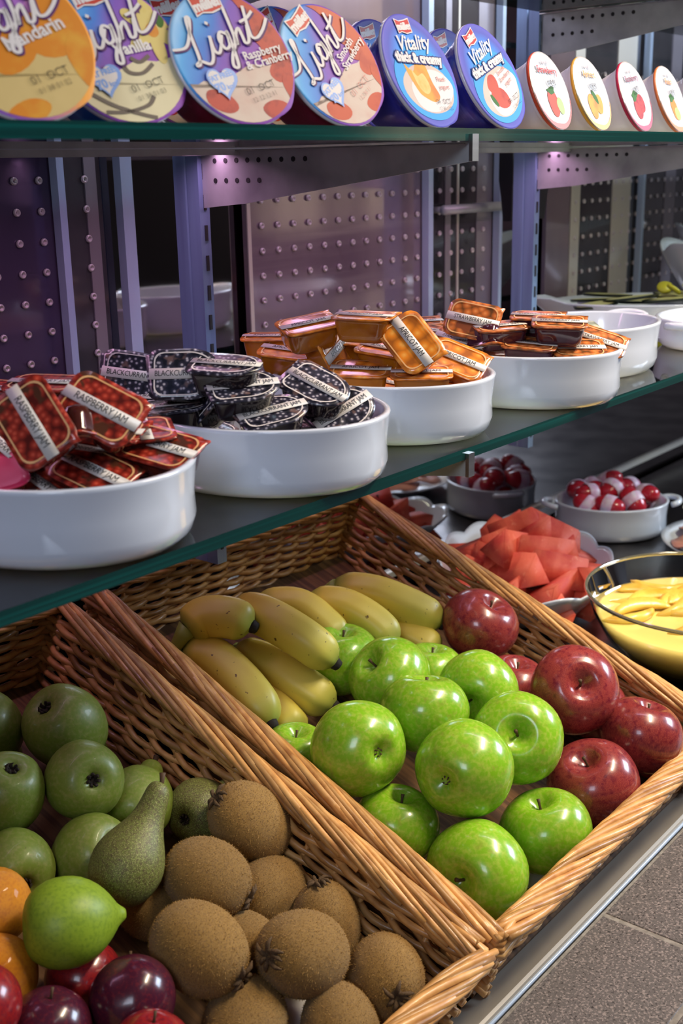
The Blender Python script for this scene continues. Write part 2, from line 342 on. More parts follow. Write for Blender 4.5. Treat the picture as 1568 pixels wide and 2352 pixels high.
# ------------------------------------------------------------------ uprights, brackets, glass shelves
slot = MB(); slot.box((-0.0016, -0.0006, -0.0065), (0.0016, 0.0002, 0.0065)); SLOT = slot.mesh('slot', MT['hole'], False)
def upright(x, lab):
    r = empty('shelf_upright', (x, 0.745, 0.225), None, lab, 'upright')
    p = MB(); p.loft([[(-0.006, 0.03, z), (-0.006, 0.0165, z), (-0.0052, 0.015, z), (-0.006, 0.0135, z), (-0.006, 0, z), (0.006, 0, z), (0.006, 0.03, z)] for z in (0, 0.86)]); p.build('post', MT['post'], r, False)
    for k in range(33): link('slot', SLOT, r, (0.0005, -0.0002, 0.02 + 0.0255 * k))
upright(0.736, 'left slotted steel upright behind the jam dishes')
upright(1.302, 'right slotted steel upright behind the dark jam dish')
def bracket(x, z, lab, hook=True):
    """tapered steel arm, z = top"""
    r = empty('shelf_bracket', (x, 0.745, z), None, lab, 'bracket')
    p = MB(); th = 0.0022
    prof = [(0.0, 0.0), (-0.271, 0.0), (-0.271, -0.013), (-0.05, -0.043), (0.0, -0.047)]
    p.loft([[(sx, y, zz) for y, zz in prof] for sx in (-th / 2, th / 2)]); p.build('arm', MT['bracket'], r, False)
    h = MB(); h.box((-0.004, -0.2735, -0.013), (0.004, -0.2705, 0.0055)); h.build('hook', MT['steel'], r, False)
    f = MB(); f.box((-0.006, -0.268, -0.0012), (0.006, 0.0, -0.0002)); f.build('flange', MT['steel'], r, False)
    hm = MB(); hm.lathe([(0.0, 0.0014), (0.0021, 0.0014), (0.0021, 0.0002)], 10, 0, Matrix.Rotation(radians(-90), 4, 'Y')); HM = hm.mesh('hole', MT['hole'], False)
    for k in range(9): link('hole', HM, r, (-0.0002, -0.016 - 0.0125 * k, -0.0085))
    for k in range(5): link('hole', HM, r, (-0.0002, -0.016 - 0.0125 * k, -0.0245))
    return r
bracket(0.736, 0.5935, 'steel shelf bracket under the yogurt shelf at centre')
bracket(1.302, 0.5935, 'steel shelf bracket under the yogurt shelf at right')
bracket(0.736, 0.3625, 'steel shelf bracket under the jam dish shelf at centre')
bracket(1.302, 0.3625, 'steel shelf bracket under the jam dish shelf at right')
bracket(1.302, 0.7445, 'steel shelf bracket above the yogurts at top right')
bracket(0.736, 0.7445, 'steel shelf bracket above the yogurts out of view')
def shelf(z, y0, lab):
    r = empty('glass_shelf', (1.2, 0.6, z), None, lab, 'shelf')
    p = MB(); p.box((-1.7, y0 - 0.6, -0.0085), (1.7, 0.742 - 0.6, 0.0))
    o = p.build('glass_pane', [MT['glass'], MT['edge']], r, False)
    for q in o.data.polygons: q.material_index = 0 if abs(q.normal.z) > 0.5 else 1
    return r
shelf(0.6028, 0.4745, 'upper green edged glass shelf carrying the yogurts')
shelf(0.3718, 0.4745, 'lower green edged glass shelf carrying the jam dishes')
shelf(0.7538, 0.4745, 'top glass shelf above the yogurts')
p = MB(); p.box((0.08, 0.700, 0.5892), (1.42, 0.7025, 0.5940)); p.box((0.08, 0.7395, 0.5892), (1.42, 0.742, 0.5925)); p.box((0.08, 0.7025, 0.5925), (1.42, 0.742, 0.5940)); tag(p.build('light_rail', MT['bracket'], None, False), 'slim steel light rail along the back underside of the upper shelf', 'light rail')  # added strip of steel that hides the pink lamp from view
# black tapered shelf clips beside the right upright
for dx, lab in ((-0.030, 'black tapered clip left of the right upright'), (0.026, 'black tapered clip right of the right upright')):
    p = MB(); p.loft([[(-a, -b, z), (a, -b, z), (a, b, z), (-a, b, z)] for a, b, z in ((0.008, 0.006, 0.0), (0.0105, 0.008, 0.03), (0.013, 0.01, 0.05), (0.013, 0.01, 0.086))])
    tag(p.build('shelf_clip', MT['black'], None, False, (1.332 if dx < 0 else 1.400, 0.800, 0.507)), lab, 'clip')

# ------------------------------------------------------------------ baskets
def basket(lab, xc, hx, tl=0.0):
    """tilted willow tray: local x along the counter, y up the slope, z out of the tray"""
    r = empty('wicker_basket', (xc, 0.374, 0.003), None, lab, 'basket'); r.rotation_euler = (TILT, 0, 0)
    V0, V1, H = 0.004, 0.468, 0.066
    flare = lambda z: 0.016 * max(z, 0) / H
    fb = MB(); fb.box((-hx + 0.012, V0 + 0.004, -0.005), (hx - 0.012, V1 - 0.004, -0.0005)); fb.build('base', MT['wicker_dark'], r, False)
    walls = [  # start, end, outward normal
        ((-hx, V0), (hx, V0), (0, -1)), ((hx, V0), (hx, V1), (1, 0)), ((hx, V1), (-hx + tl, V1), (0, 1)), ((-hx + tl, V1), (-hx, V0), (-1, 0))]
    for (a, b, n) in walls:
        a = Vector(a); b = Vector(b); n = Vector(n); d = (b - a); Lw = d.length; d.normalize()
        ns = int(round(Lw / 0.027)); sp = Lw / ns
        lean = 1.0 if n.x else 0.55
        def pt(s, off, z):
            p = a + d * s + n * (off + (flare(z) - 0.016) * lean - 0.002)
            return (p.x, p.y, z)
        for i in range(ns):
            st = MB(); s = (i + 0.5) * sp; st.tube([pt(s, 0, -0.004), pt(s + rnd.uniform(-.002, .002), 0, 0.03), pt(s + rnd.uniform(-.003, .003), 0, H - 0.004)], 0.0021, 5); st.build('stake', MT['wicker'], r)
        nrow = 13
        for k in range(nrow):
            z = -0.001 + k * 0.0049; P = []; R_ = []
            ext = 0.003
            m = ns * 4
            ph = rnd.uniform(-0.4, 0.4); dz = rnd.uniform(-0.0012, 0.0012)
            for i in range(m + 1):
                s = -ext + (Lw + 2 * ext) * i / m
                P.append(pt(s, 0.0030 * cos(pi * s / sp + k * pi + ph * 0.3), z + dz * sin(i * 0.21 + k) + 0.0011 * sin(i * 0.55 + k * 2.1)))
                R_.append(0.0029 + 0.0003 * sin(i * 0.13 + k))
            q = MB(); q.tube(P, R_, 6); q.build('weaver', MT['wicker'], r)
        # plaited border: slanted overlapping rods winding round the rim
        long_ = n.x != 0
        seg = 0.20 if long_ else 0.15; step = 0.0185 if long_ else 0.0165
        s0 = -seg * 0.55
        while s0 < Lw - seg * 0.35:
            P = []; R_ = []
            jit = rnd.uniform(-0.25, 0.25); rr = rnd.uniform(0.0023, 0.0031); th0 = radians(200 + rnd.uniform(-18, 18)); th1 = radians(-40 + rnd.uniform(-18, 18))
            for i in range(13):
                u = i / 12; s = s0 + seg * u
                if s < -0.006 or s > Lw + 0.006: continue
                th = th0 + (th1 - th0) * u
                P.append(pt(s, 0.0145 * lean * 0 + 0.0085 * cos(th) , H + 0.0015 + 0.0058 * sin(th) + 0.0006 * sin(9 * u + jit * 9)))
                R_.append(rr)
            if len(P) > 2:
                q = MB(); q.tube(P, R_, 6); q.build('rim_rod', MT['wicker'], r)
            s0 += step + rnd.uniform(-0.003, 0.003)
    # wrapped corner rods
    for (cx, cy, sx, sy) in ((-hx, V0, -1, -1), (hx, V0, 1, -1), (hx, V1, 1, 1), (-hx + tl, V1, -1, 1)):
        for k in range(4):
            q = MB(); rr = 0.0045 + 0.002 * k; z = H + 0.006 - 0.0042 * k
            q.tube([(cx - sx * 0.03, cy + sy * (-0.004 + 0.0018 * k), z + 0.001), (cx - sx * 0.012, cy + sy * (-0.002 + 0.002 * k), z + 0.001), (cx - sx * 0.001, cy + sy * (0.000 + 0.0018 * k), z), (cx + sx * (0.0005 + 0.0018 * k), cy - sy * 0.001, z), (cx + sx * (-0.001 + 0.002 * k), cy - sy * 0.012, z + 0.001), (cx + sx * (-0.003 + 0.002 * k), cy - sy * 0.03, z + 0.001)], 0.0025, 6); q.build('corner_rod', MT['wicker'], r)
        q = MB(); q.tube([(cx - sx * 0.011, cy - sy * 0.009, -0.002), (cx - sx * 0.0, cy - sy * 0.001, H)], 0.0036, 6); q.build('corner_post', MT['wicker'], r)
    # sloping steel riser that carries the basket
    g = MB(); x0, x1 = -hx + 0.03, hx - 0.03
    yb = 0.41; zb = yb * 0.36 - 0.004
    g.loft([[(x, 0.02, -0.0005), (x, yb, -0.0005), (x, yb, zb - 0.0025), (x, 0.02, 0.02 * 0.36 - 0.0065)] for x in (x0, x1)])
    tag(g.build('basket_riser', MT['black'], None, False, (xc, 0.374, 0.0015)), 'black sloping riser under the ' + ('right' if xc > .6 else 'left') + ' wicker basket', 'riser')
    # scalloped paper on the basket floor
    pts = []; dcx, dcy, drr = (0.120, 0.080, 0.048) if xc < .6 else (-0.040, 0.052, 0.026)
    for i in range(160):
        t_ = 2 * pi * i / 160; sc = drr * (1 + 0.09 * abs(sin(i * pi / 10)))
        pts.append((dcx + sc * cos(t_), dcy + sc * 1.2 * sin(t_), 0.0005 + 0.0006 * sin(i * 1.3)))
    dl = MB(); dl.loft([pts, [(p[0], p[1], p[2] + 0.0006) for p in pts]])
    d = dl.build('paper_doily', MT['paper'], None, False, (xc, 0.374, 0.003)); d.rotation_euler = (TILT, 0, 0)
    tag(d, 'white scalloped paper lining the floor of the ' + ('right' if xc > .6 else 'left') + ' basket', 'doily')
    return r
basket('wicker basket at right holding bananas and apples', 0.7945, 0.1985, 0.020)
basket('wicker basket at left holding pears and kiwis', 0.386, 0.192)

# ------------------------------------------------------------------ fruit
FRUIT = {
 'G1': ((0.6561, 0.5212, 0.1385), 0.0762, (-0.3836, 0.6756, 0.4181, 0.4707)),
 'G2': ((0.6928, 0.4492, 0.1265), 0.0767, (0.1271, 0.7157, 0.2288, 0.6475)),
 'G3': ((0.7728, 0.4472, 0.1189), 0.0766, (0.8181, 0.0617, -0.4451, 0.3589)),
 'G4': ((0.7352, 0.5152, 0.1384), 0.0753, (0.9875, -0.0183, 0.1226, 0.0970)),
 'G5': ((0.8156, 0.5135, 0.1305), 0.0727, (0.6369, -0.0472, -0.7239, 0.2610)),
 'G6': ((0.7725, 0.5765, 0.1411), 0.0739, (0.9008, -0.2210, -0.3448, 0.1442)),
 'G7': ((0.7809, 0.6421, 0.1378), 0.0720, (0.9925, 0.0544, 0.0444, 0.1006)),
 'G8': ((0.6640, 0.4163, 0.0632), 0.0801, (0.7519, -0.1101, -0.6046, 0.2386)),
 'G9': ((0.7535, 0.4074, 0.0573), 0.0757, (0.9869, -0.0756, -0.0963, 0.1053)),
 'G10': ((0.6585, 0.4860, 0.0794), 0.0680, (0.9925, 0.0544, 0.0444, 0.1006)),
 'G11': ((0.6480, 0.5847, 0.1123), 0.0600, (0.9925, 0.0544, 0.0444, 0.1006)),
 'G13': ((0.8434, 0.5849, 0.1151), 0.0680, (0.9925, 0.0544, 0.0444, 0.1006)),
 'R1': ((0.9267, 0.5826, 0.1394), 0.0769, (0.7691, 0.2404, -0.1280, 0.5782)),
 'R2': ((0.8854, 0.4533, 0.1195), 0.0805, (0.8055, 0.1150, -0.4341, 0.3867)),
 'R3': ((0.8353, 0.4060, 0.0656), 0.0787, (0.9260, -0.1092, -0.2224, 0.2849)),
 'R4': ((0.9071, 0.3978, 0.0830), 0.0750, (0.9868, 0.0784, 0.0950, 0.1054)),
 'R5': ((0.8998, 0.5254, 0.0947), 0.0700, (0.9925, 0.0544, 0.0444, 0.1006)),
 'R6': ((0.9520, 0.4682, 0.0730), 0.0680, (0.9925, 0.0544, 0.0444, 0.1006)),
 'R7': ((0.9530, 0.4052, 0.0493), 0.0660, (0.9925, 0.0544, 0.0444, 0.1006)),
 'K1': ((0.5506, 0.5423, 0.1147), 0.0589, (0.2475, 0.9207, 0.1046, 0.2829)),
 'K2': ((0.4830, 0.5192, 0.1127), 0.0544, (0.7965, -0.4461, -0.3505, -0.2093)),
 'K3': ((0.5320, 0.5091, 0.0793), 0.0520, (0.1855, 0.6809, 0.2000, 0.6797)),
 'K4': ((0.4369, 0.4812, 0.1005), 0.0589, (0.7164, -0.4985, -0.3395, -0.3508)),
 'K5': ((0.4813, 0.4900, 0.0713), 0.0500, (0.6200, -0.5675, -0.4833, -0.2448)),
 'K6': ((0.4905, 0.4401, 0.0842), 0.0596, (0.1512, 0.8229, 0.2138, 0.5042)),
 'K7': ((0.5422, 0.4637, 0.0662), 0.0530, (0.1331, 0.9862, 0.0909, -0.0390)),
 'K8': ((0.5389, 0.4089, 0.0502), 0.0576, (-0.2334, 0.7000, 0.3709, 0.5638)),
 'K9': ((0.4402, 0.4464, 0.0583), 0.0550, (0.0341, 0.5495, 0.2609, 0.7930)),
 'K10': ((0.4841, 0.4041, 0.0441), 0.0560, (-0.3006, 0.4567, 0.2684, 0.7931)),
 'K11': ((0.4580, 0.5546, 0.0924), 0.0460, (0.1428, 0.9820, 0.1050, 0.0659)),
 'P1': ((0.5022, 0.6885, 0.1677), 0.0645, (0.0922, 0.9055, 0.2862, 0.2996)),
 'P2': ((0.4594, 0.7322, 0.1700), 0.0601, (0.0449, 0.8958, 0.3299, 0.2943)),
 'P3': ((0.4717, 0.6310, 0.1550), 0.0586, (-0.3257, 0.7204, 0.4424, 0.4233)),
 'P4': ((0.4222, 0.6573, 0.1568), 0.0580, (-0.2147, 0.9723, 0.0926, -0.0044)),
 'P5': ((0.4413, 0.5508, 0.1318), 0.0510, (0.4051, 0.3331, 0.1875, 0.8305)),
 'P6': ((0.5115, 0.6209, 0.1211), 0.0550, (-0.0555, 0.5830, 0.2832, 0.7595)),
 'P7': ((0.4502, 0.6006, 0.1154), 0.0580, (-0.3761, 0.7107, 0.5504, 0.2248)),
 'P8': ((0.4011, 0.6219, 0.1215), 0.0550, (-0.4251, 0.6267, 0.3799, 0.5312)),
 'P9': ((0.3755, 0.5305, 0.1335), 0.0580, (0.3595, 0.7499, 0.0426, 0.5537)),
 'P10': ((0.5478, 0.5923, 0.1082), 0.0500, (0.0598, 0.7242, 0.2627, 0.6348)),
 'O1': ((0.3618, 0.5905, 0.1271), 0.0500, (-0.3285, 0.7401, 0.5132, 0.2846)),
 'O2': ((0.3342, 0.5513, 0.1100), 0.0510, (0.9925, 0.0544, 0.0444, 0.1006)),
 'M1': ((0.3834, 0.4846, 0.0954), 0.0540, (-0.2681, 0.4505, 0.2683, 0.8082)),
 'M2': ((0.3846, 0.5333, 0.0869), 0.0500, (0.9925, 0.0544, 0.0444, 0.1006)),
 'M3': ((0.3355, 0.5039, 0.0944), 0.0520, (0.9925, 0.0544, 0.0444, 0.1006)),
 'M4': ((0.3005, 0.5194, 0.1263), 0.0520, (0.9925, 0.0544, 0.0444, 0.1006)),
 'M5': ((0.3611, 0.4438, 0.0925), 0.0500, (0.9925, 0.0544, 0.0444, 0.1006)),
}
BANANA = {
 'B1': ([(0.6519, 0.7072, 0.1952), (0.6664, 0.6999, 0.2032), (0.6791, 0.6805, 0.2037), (0.6865, 0.6629, 0.1973)], 0.0185),
 'B2': ([(0.7154, 0.7064, 0.1928), (0.7122, 0.6701, 0.1967), (0.7186, 0.6302, 0.1824), (0.7312, 0.6076, 0.1615)], 0.0185),
 'B3': ([(0.7614, 0.7272, 0.1780), (0.7838, 0.6972, 0.1778), (0.7921, 0.6695, 0.1625), (0.7908, 0.6476, 0.1493)], 0.0175),
 'B4': ([(0.6510, 0.7108, 0.1721), (0.6625, 0.6877, 0.1691), (0.6602, 0.6450, 0.1516), (0.6517, 0.6121, 0.1334)], 0.019),
 'B5': ([(0.6575, 0.7332, 0.1536), (0.6606, 0.7011, 0.1441), (0.6586, 0.6603, 0.1273), (0.6486, 0.6261, 0.1150)], 0.018),
 'B6': ([(0.7099, 0.7035, 0.1535), (0.7112, 0.6662, 0.1507), (0.7176, 0.6311, 0.1359), (0.7255, 0.6055, 0.1225)], 0.019),
 'B7': ([(0.6947, 0.6679, 0.1301), (0.6921, 0.6401, 0.1200), (0.6858, 0.6123, 0.1100)], 0.017),
 'B8': ([(0.8068, 0.6994, 0.1733), (0.8191, 0.6671, 0.1723), (0.8295, 0.6385, 0.1577), (0.8314, 0.6168, 0.1414)], 0.0185),
 'B9': ([(0.8498, 0.7029, 0.1745), (0.8684, 0.6680, 0.1705), (0.8904, 0.6361, 0.1547), (0.9053, 0.6138, 0.1403)], 0.019),
 'B10': ([(0.8742, 0.6565, 0.1366), (0.8814, 0.6297, 0.1291), (0.8871, 0.6034, 0.1175)], 0.0175),
 'B11': ([(0.8063, 0.6848, 0.1362), (0.8153, 0.6651, 0.1312), (0.8239, 0.6453, 0.1219)], 0.016),
}
JAM = {
 'd1': [
  ((0.3747, 0.5173, 0.4510), (-0.4687, -0.5136, 0.0355, 0.7178), 0),
  ((0.4171, 0.5118, 0.4520), (0.7198, 0.4065, -0.0200, -0.5623), 0),
  ((0.4386, 0.5366, 0.4320), (0.8603, 0.0978, -0.0369, -0.4989), 0),
  ((0.4420, 0.5931, 0.4550), (0.8568, 0.0492, -0.0178, -0.5130), 0),
  ((0.4511, 0.5036, 0.4250), (0.7751, 0.1891, -0.0264, -0.6023), 0),
  ((0.4140, 0.5188, 0.4160), (0.7486, 0.2247, 0.0156, -0.6236), 0),
  ((0.4117, 0.5219, 0.4300), (0.2108, 0.9625, 0.0796, -0.1508), 1),
  ((0.3871, 0.5634, 0.4280), (0.6880, 0.2456, 0.0832, -0.6778), 0),
  ((0.3637, 0.5525, 0.4180), (0.9611, 0.1365, -0.1074, -0.2147), 2),
  ((0.3911, 0.5374, 0.4100), (0.7129, 0.2008, 0.0820, -0.6669), 0),
  ((0.4368, 0.6247, 0.4480), (0.8274, 0.0668, -0.0202, -0.5573), 0),
  ((0.4574, 0.5369, 0.4150), (0.6333, 0.0872, -0.0004, -0.7690), 0),
  ((0.4499, 0.5991, 0.4080), (0.8870, 0.0400, -0.0173, -0.4596), 0),
  ((0.4589, 0.5252, 0.4310), (-0.4475, -0.0426, -0.0095, 0.8932), 0),
  ((0.4495, 0.5827, 0.4020), (0.9677, 0.0186, 0.0856, 0.2364), 0),
  ((0.4231, 0.6208, 0.4060), (0.7461, 0.0327, -0.0004, 0.6650), 0),
  ((0.3887, 0.6043, 0.4020), (0.9767, 0.0063, 0.0740, 0.2011), 0),
  ((0.3807, 0.5497, 0.4060), (0.9366, -0.0587, 0.0069, 0.3453), 0),
  ((0.4071, 0.5116, 0.4020), (0.9153, -0.1127, 0.0521, -0.3831), 0),
  ((0.4415, 0.5281, 0.4060), (0.3976, 0.0022, 0.0962, 0.9125), 0),
 ],
 'd2': [
  ((0.5464, 0.5260, 0.4440), (0.9315, 0.1739, -0.0789, -0.3096), 0),
  ((0.6139, 0.4977, 0.4190), (0.9285, 0.2752, -0.2297, -0.0968), 0),
  ((0.5980, 0.5067, 0.4380), (0.7037, 0.2588, 0.0110, -0.6616), 0),
  ((0.5542, 0.5083, 0.4280), (0.9572, 0.1383, -0.1050, -0.2315), 0),
  ((0.5307, 0.5752, 0.4280), (0.9613, 0.0286, -0.0200, -0.2734), 0),
  ((0.5482, 0.6327, 0.4400), (0.7718, 0.4618, -0.1478, -0.4113), 0),
  ((0.5318, 0.5641, 0.4500), (0.7918, 0.4370, -0.2100, -0.3714), 0),
  ((0.5463, 0.6206, 0.4260), (0.8676, 0.1291, -0.0521, -0.4773), 0),
  ((0.5455, 0.5607, 0.4360), (0.7261, 0.0892, -0.5294, -0.4296), 0),
  ((0.5451, 0.5388, 0.4570), (0.8424, 0.0990, -0.0335, -0.5286), 0),
  ((0.5820, 0.5284, 0.4080), (0.8875, 0.0320, -0.0139, -0.4595), 0),
  ((0.5616, 0.5750, 0.4060), (0.6374, 0.0349, -0.0003, -0.7698), 0),
  ((0.6527, 0.5653, 0.4120), (0.7204, 0.0346, -0.0042, -0.6927), 0),
  ((0.6280, 0.5754, 0.4020), (-0.2344, -0.0007, -0.0011, 0.9721), 0),
  ((0.6016, 0.6135, 0.4060), (-0.2815, -0.0441, -0.0443, 0.9575), 0),
  ((0.5672, 0.5970, 0.4020), (0.6857, -0.0741, 0.0480, -0.7225), 0),
  ((0.5592, 0.5424, 0.4060), (0.3830, -0.0150, 0.0318, 0.9231), 0),
  ((0.5856, 0.5043, 0.4020), (0.9317, -0.0365, 0.0550, 0.3572), 0),
  ((0.6200, 0.5208, 0.4060), (0.8485, 0.0700, 0.0110, -0.5244), 0),
 ],
 'd3': [
  ((0.6990, 0.5996, 0.4620), (0.9646, 0.0858, -0.0864, -0.2338), 0),
  ((0.7217, 0.5613, 0.4680), (0.8098, 0.0337, -0.0090, -0.5856), 0),
  ((0.7197, 0.6586, 0.4450), (0.8797, 0.0242, -0.0100, -0.4749), 0),
  ((0.7071, 0.6271, 0.4380), (0.8106, 0.1199, -0.0223, -0.5727), 0),
  ((0.7226, 0.5900, 0.4400), (0.7955, 0.5719, -0.0479, 0.1945), 1),
  ((0.7435, 0.5560, 0.4400), (0.7458, 0.0860, -0.0140, -0.6605), 0),
  ((0.7263, 0.5204, 0.4500), (-0.4972, -0.4610, 0.0233, 0.7347), 0),
  ((0.7870, 0.5181, 0.4290), (0.7547, 0.3092, -0.0072, -0.5786), 0),
  ((0.7134, 0.5598, 0.4280), (0.8647, 0.0975, -0.0378, -0.4914), 0),
  ((0.7353, 0.5175, 0.4260), (0.8852, 0.0640, -0.0276, -0.4600), 0),
  ((0.7473, 0.5985, 0.4450), (0.8158, 0.0839, -0.0237, -0.5718), 0),
  ((0.7561, 0.6346, 0.4100), (0.7990, 0.0423, -0.0105, -0.5997), 0),
  ((0.7727, 0.5736, 0.4060), (0.7139, 0.0433, -0.0049, -0.6989), 0),
  ((0.7990, 0.5267, 0.4120), (0.7078, 0.0434, -0.0045, -0.7051), 0),
  ((0.7945, 0.5948, 0.4020), (0.3635, 0.0794, 0.0060, 0.9282), 0),
  ((0.7681, 0.6329, 0.4060), (0.7721, 0.0463, 0.0683, 0.6302), 0),
  ((0.7337, 0.6164, 0.4020), (0.9637, 0.0227, -0.0319, 0.2641), 0),
  ((0.7257, 0.5618, 0.4060), (0.9148, -0.0828, 0.0356, 0.3937), 0),
  ((0.7521, 0.5237, 0.4020), (0.9327, -0.0705, -0.0142, 0.3533), 0),
  ((0.7865, 0.5402, 0.4060), (0.8137, -0.0247, 0.1076, 0.5708), 0),
 ],
 'd4': [
  ((0.8777, 0.5631, 0.4470), (0.7006, 0.4184, -0.1949, -0.5442), 0),
  ((0.8902, 0.5427, 0.4420), (0.9419, 0.0447, -0.0273, -0.3319), 0),
  ((0.9147, 0.4977, 0.4460), (0.8581, 0.0818, -0.0302, -0.5060), 0),
  ((0.8967, 0.5156, 0.4280), (0.8106, 0.0858, -0.0155, -0.5791), 0),
  ((0.9253, 0.4843, 0.4230), (0.8948, 0.1305, -0.0486, -0.4242), 0),
  ((0.9539, 0.4782, 0.4260), (0.7829, 0.2591, 0.0001, -0.5656), 0),
  ((0.8779, 0.5767, 0.4280), (0.7251, 0.2139, -0.0330, -0.6538), 0),
  ((0.8888, 0.5495, 0.4210), (0.1320, 0.9848, -0.0037, -0.1131), 1),
  ((0.9099, 0.6443, 0.4370), (0.9297, 0.0456, -0.0257, -0.3645), 0),
  ((0.9281, 0.5269, 0.4480), (0.8389, 0.0415, -0.0134, -0.5425), 0),
  ((0.8881, 0.6095, 0.4330), (0.7181, 0.0693, -0.0083, -0.6925), 0),
  ((0.9364, 0.5693, 0.4080), (0.8830, 0.0402, -0.0170, -0.4673), 0),
  ((0.9630, 0.5027, 0.4060), (0.6639, 0.0349, -0.0015, -0.7470), 0),
  ((0.9739, 0.5721, 0.4020), (0.9486, -0.0052, 0.0619, 0.3103), 0),
  ((0.9475, 0.6102, 0.4060), (-0.3558, -0.0649, 0.0671, 0.9299), 0),
  ((0.9131, 0.5937, 0.4020), (0.1161, -0.0842, 0.0190, 0.9895), 0),
  ((0.9051, 0.5391, 0.4060), (-0.2498, -0.0251, 0.0341, 0.9674), 0),
  ((0.9315, 0.5010, 0.4020), (0.9362, 0.0219, -0.0992, 0.3365), 0),
  ((0.9659, 0.5175, 0.4060), (0.1577, 0.0084, -0.0765, 0.9845), 0),
 ],
}

MT['green'] = mat('green_apple_skin', (0.20, 0.43, 0.012), 0.24, coat=0.35, var=[(22, (0.33, 0.47, 0.05), 0.42, 0.68), (13, (0.24, 0.32, 0.03), 0.56, 0.75), (420, (0.46, 0.60, 0.20), 0.66, 0.74)], rand=0.10)
MT['red'] = mat('red_apple_skin', (0.19, 0.020, 0.026), 0.26, coat=0.35, var=[((190, 190, 12), (0.34, 0.060, 0.042), 0.42, 0.66), (17, (0.13, 0.008, 0.02), 0.5, 0.72), (420, (0.50, 0.18, 0.12), 0.68, 0.75)], rand=0.14)
MT['pear'] = mat('pear_skin', (0.16, 0.215, 0.026), 0.42, coat=0.1, var=[(20, (0.23, 0.25, 0.06), 0.45, 0.7), (330, (0.07, 0.10, 0.02), 0.64, 0.72), (45, (0.10, 0.085, 0.03), 0.62, 0.78)], rand=0.12, bump=(180, 0.1, 0.001))
MT['pear_russet'] = mat('russet_pear_skin', (0.13, 0.15, 0.03), 0.48, var=[(30, (0.09, 0.075, 0.025), 0.42, 0.6), (95, (0.38, 0.40, 0.14), 0.56, 0.62)], bump=(200, 0.15, 0.001))
MT['kiwi'] = mat('kiwi_skin', (0.29, 0.16, 0.034), 0.75, sheen=0.1, var=[(30, (0.36, 0.205, 0.055), 0.48, 0.7), (60, (0.14, 0.07, 0.018), 0.46, 0.68), (240, (0.33, 0.20, 0.055), 0.55, 0.7)], bump=(420, 0.5, 0.0012), rand=0.12)
MT['fuzz'] = mat('kiwi_fuzz', (0.36, 0.20, 0.05), 0.7)
MT['orange'] = mat('orange_peel', (0.72, 0.27, 0.012), 0.38, coat=0.15, var=[(25, (0.62, 0.20, 0.01), 0.45, 0.65)], bump=(330, 0.5, 0.0012))
MT['plum_dark'] = mat('dark_plum_skin', (0.055, 0.008, 0.022), 0.22, coat=0.3, var=[(26, (0.11, 0.012, 0.022), 0.5, 0.7), (380, (0.2, 0.06, 0.08), 0.7, 0.76)])
MT['plum_red'] = mat('red_plum_skin', (0.27, 0.014, 0.016), 0.24, coat=0.3, var=[(24, (0.16, 0.01, 0.02), 0.45, 0.68), (380, (0.45, 0.12, 0.10), 0.7, 0.76)])
MT['stem'] = mat('fruit_stem', (0.085, 0.045, 0.02), 0.7)
MT['calyx'] = mat('dry_calyx', (0.11, 0.062, 0.03), 0.8, var=[(200, (0.07, 0.04, 0.02), 0.45, 0.6)])

def apple_mesh(seed, m):
    R_ = random.Random(seed); n = 40; k = 26; v = []; rings = []
    a, b = R_.uniform(0.05, 0.09), R_.uniform(0.015, 0.04); ph = R_.uniform(0, 6)
    for i in range(k + 1):
        t = pi * i / k; ring = []
        for j in range(n):
            u = 2 * pi * j / n
            lobe = 1 + 0.022 * cos(5 * u + ph) * (sin(t * 0.5) ** 6 + 0.35) + b * cos(u + ph)
            r = max(1e-4, sin(t)) ** 0.92 * (1.0 + 0.06 * cos(t)) * lobe
            z = 0.90 * cos(t)
            z -= 0.36 * math.exp(-(r / 0.26) ** 2) if t < pi / 2 else -0.24 * math.exp(-(r / 0.22) ** 2)
            ring.append((r * 0.5 * cos(u), r * 0.5 * sin(u), z * 0.5 + a * r * cos(u + ph) * 0.4))
        rings.append(ring)
    q = MB(); q.loft(rings); return q.mesh('skin', m)
stem_mb = MB(); stem_mb.tube([(0, 0, 0.25), (0.010, 0.004, 0.31), (0.022, 0.010, 0.36), (0.04, 0.016, 0.395)], [0.018, 0.014, 0.015, 0.022], 7)
STEM = stem_mb.mesh('stem', MT['stem'])
cal = MB()
for k in range(6):
    a = k * pi / 3; cal.tube([(0.015 * cos(a), 0.015 * sin(a), -0.31), (0.045 * cos(a), 0.045 * sin(a), -0.345), (0.030 * cos(a + .4), 0.030 * sin(a + .4), -0.385)], [0.014, 0.012, 0.003], 5)
cal.lathe([(0.03, -0.31), (0.02, -0.325), (0, -0.325)], 8); CALYX = cal.mesh('calyx', MT['calyx'])
def put(key, name, label, cat, group, meshes):
    loc, D, q = FRUIT[key]
    r = empty(name, loc, q, label, cat, group); r.scale = (D, D, D)
    for nm, me in meshes: link(nm, me, r)
    return r
AG = [apple_mesh(s, MT['green']) for s in range(4)]; AR = [apple_mesh(s, MT['red']) for s in range(10, 13)]
GL = dict(G1='bright green apple at left with its dimple turned to the right', G2='large green apple in the middle on top of the pile', G3='green apple with stem in a wide pale dimple beside the red apples',
    G4='green apple between the left and upper right ones, glossy highlight on top', G5='green apple just below the dark red apple beside the bananas', G6='green apple with a dark streak next to banana tips',
    G7='dark shaded green apple under the tip of the lower banana', G8='lowest green apple with stem at the front corner of the basket', G9='deep green apple at the front rim left of the red apples',
    G10='shaded green apple by the side rim below the bright left apple', G11='small green apple peeking over the side rim beside the bananas', G13='green apple barely seen behind the others below the right bananas')
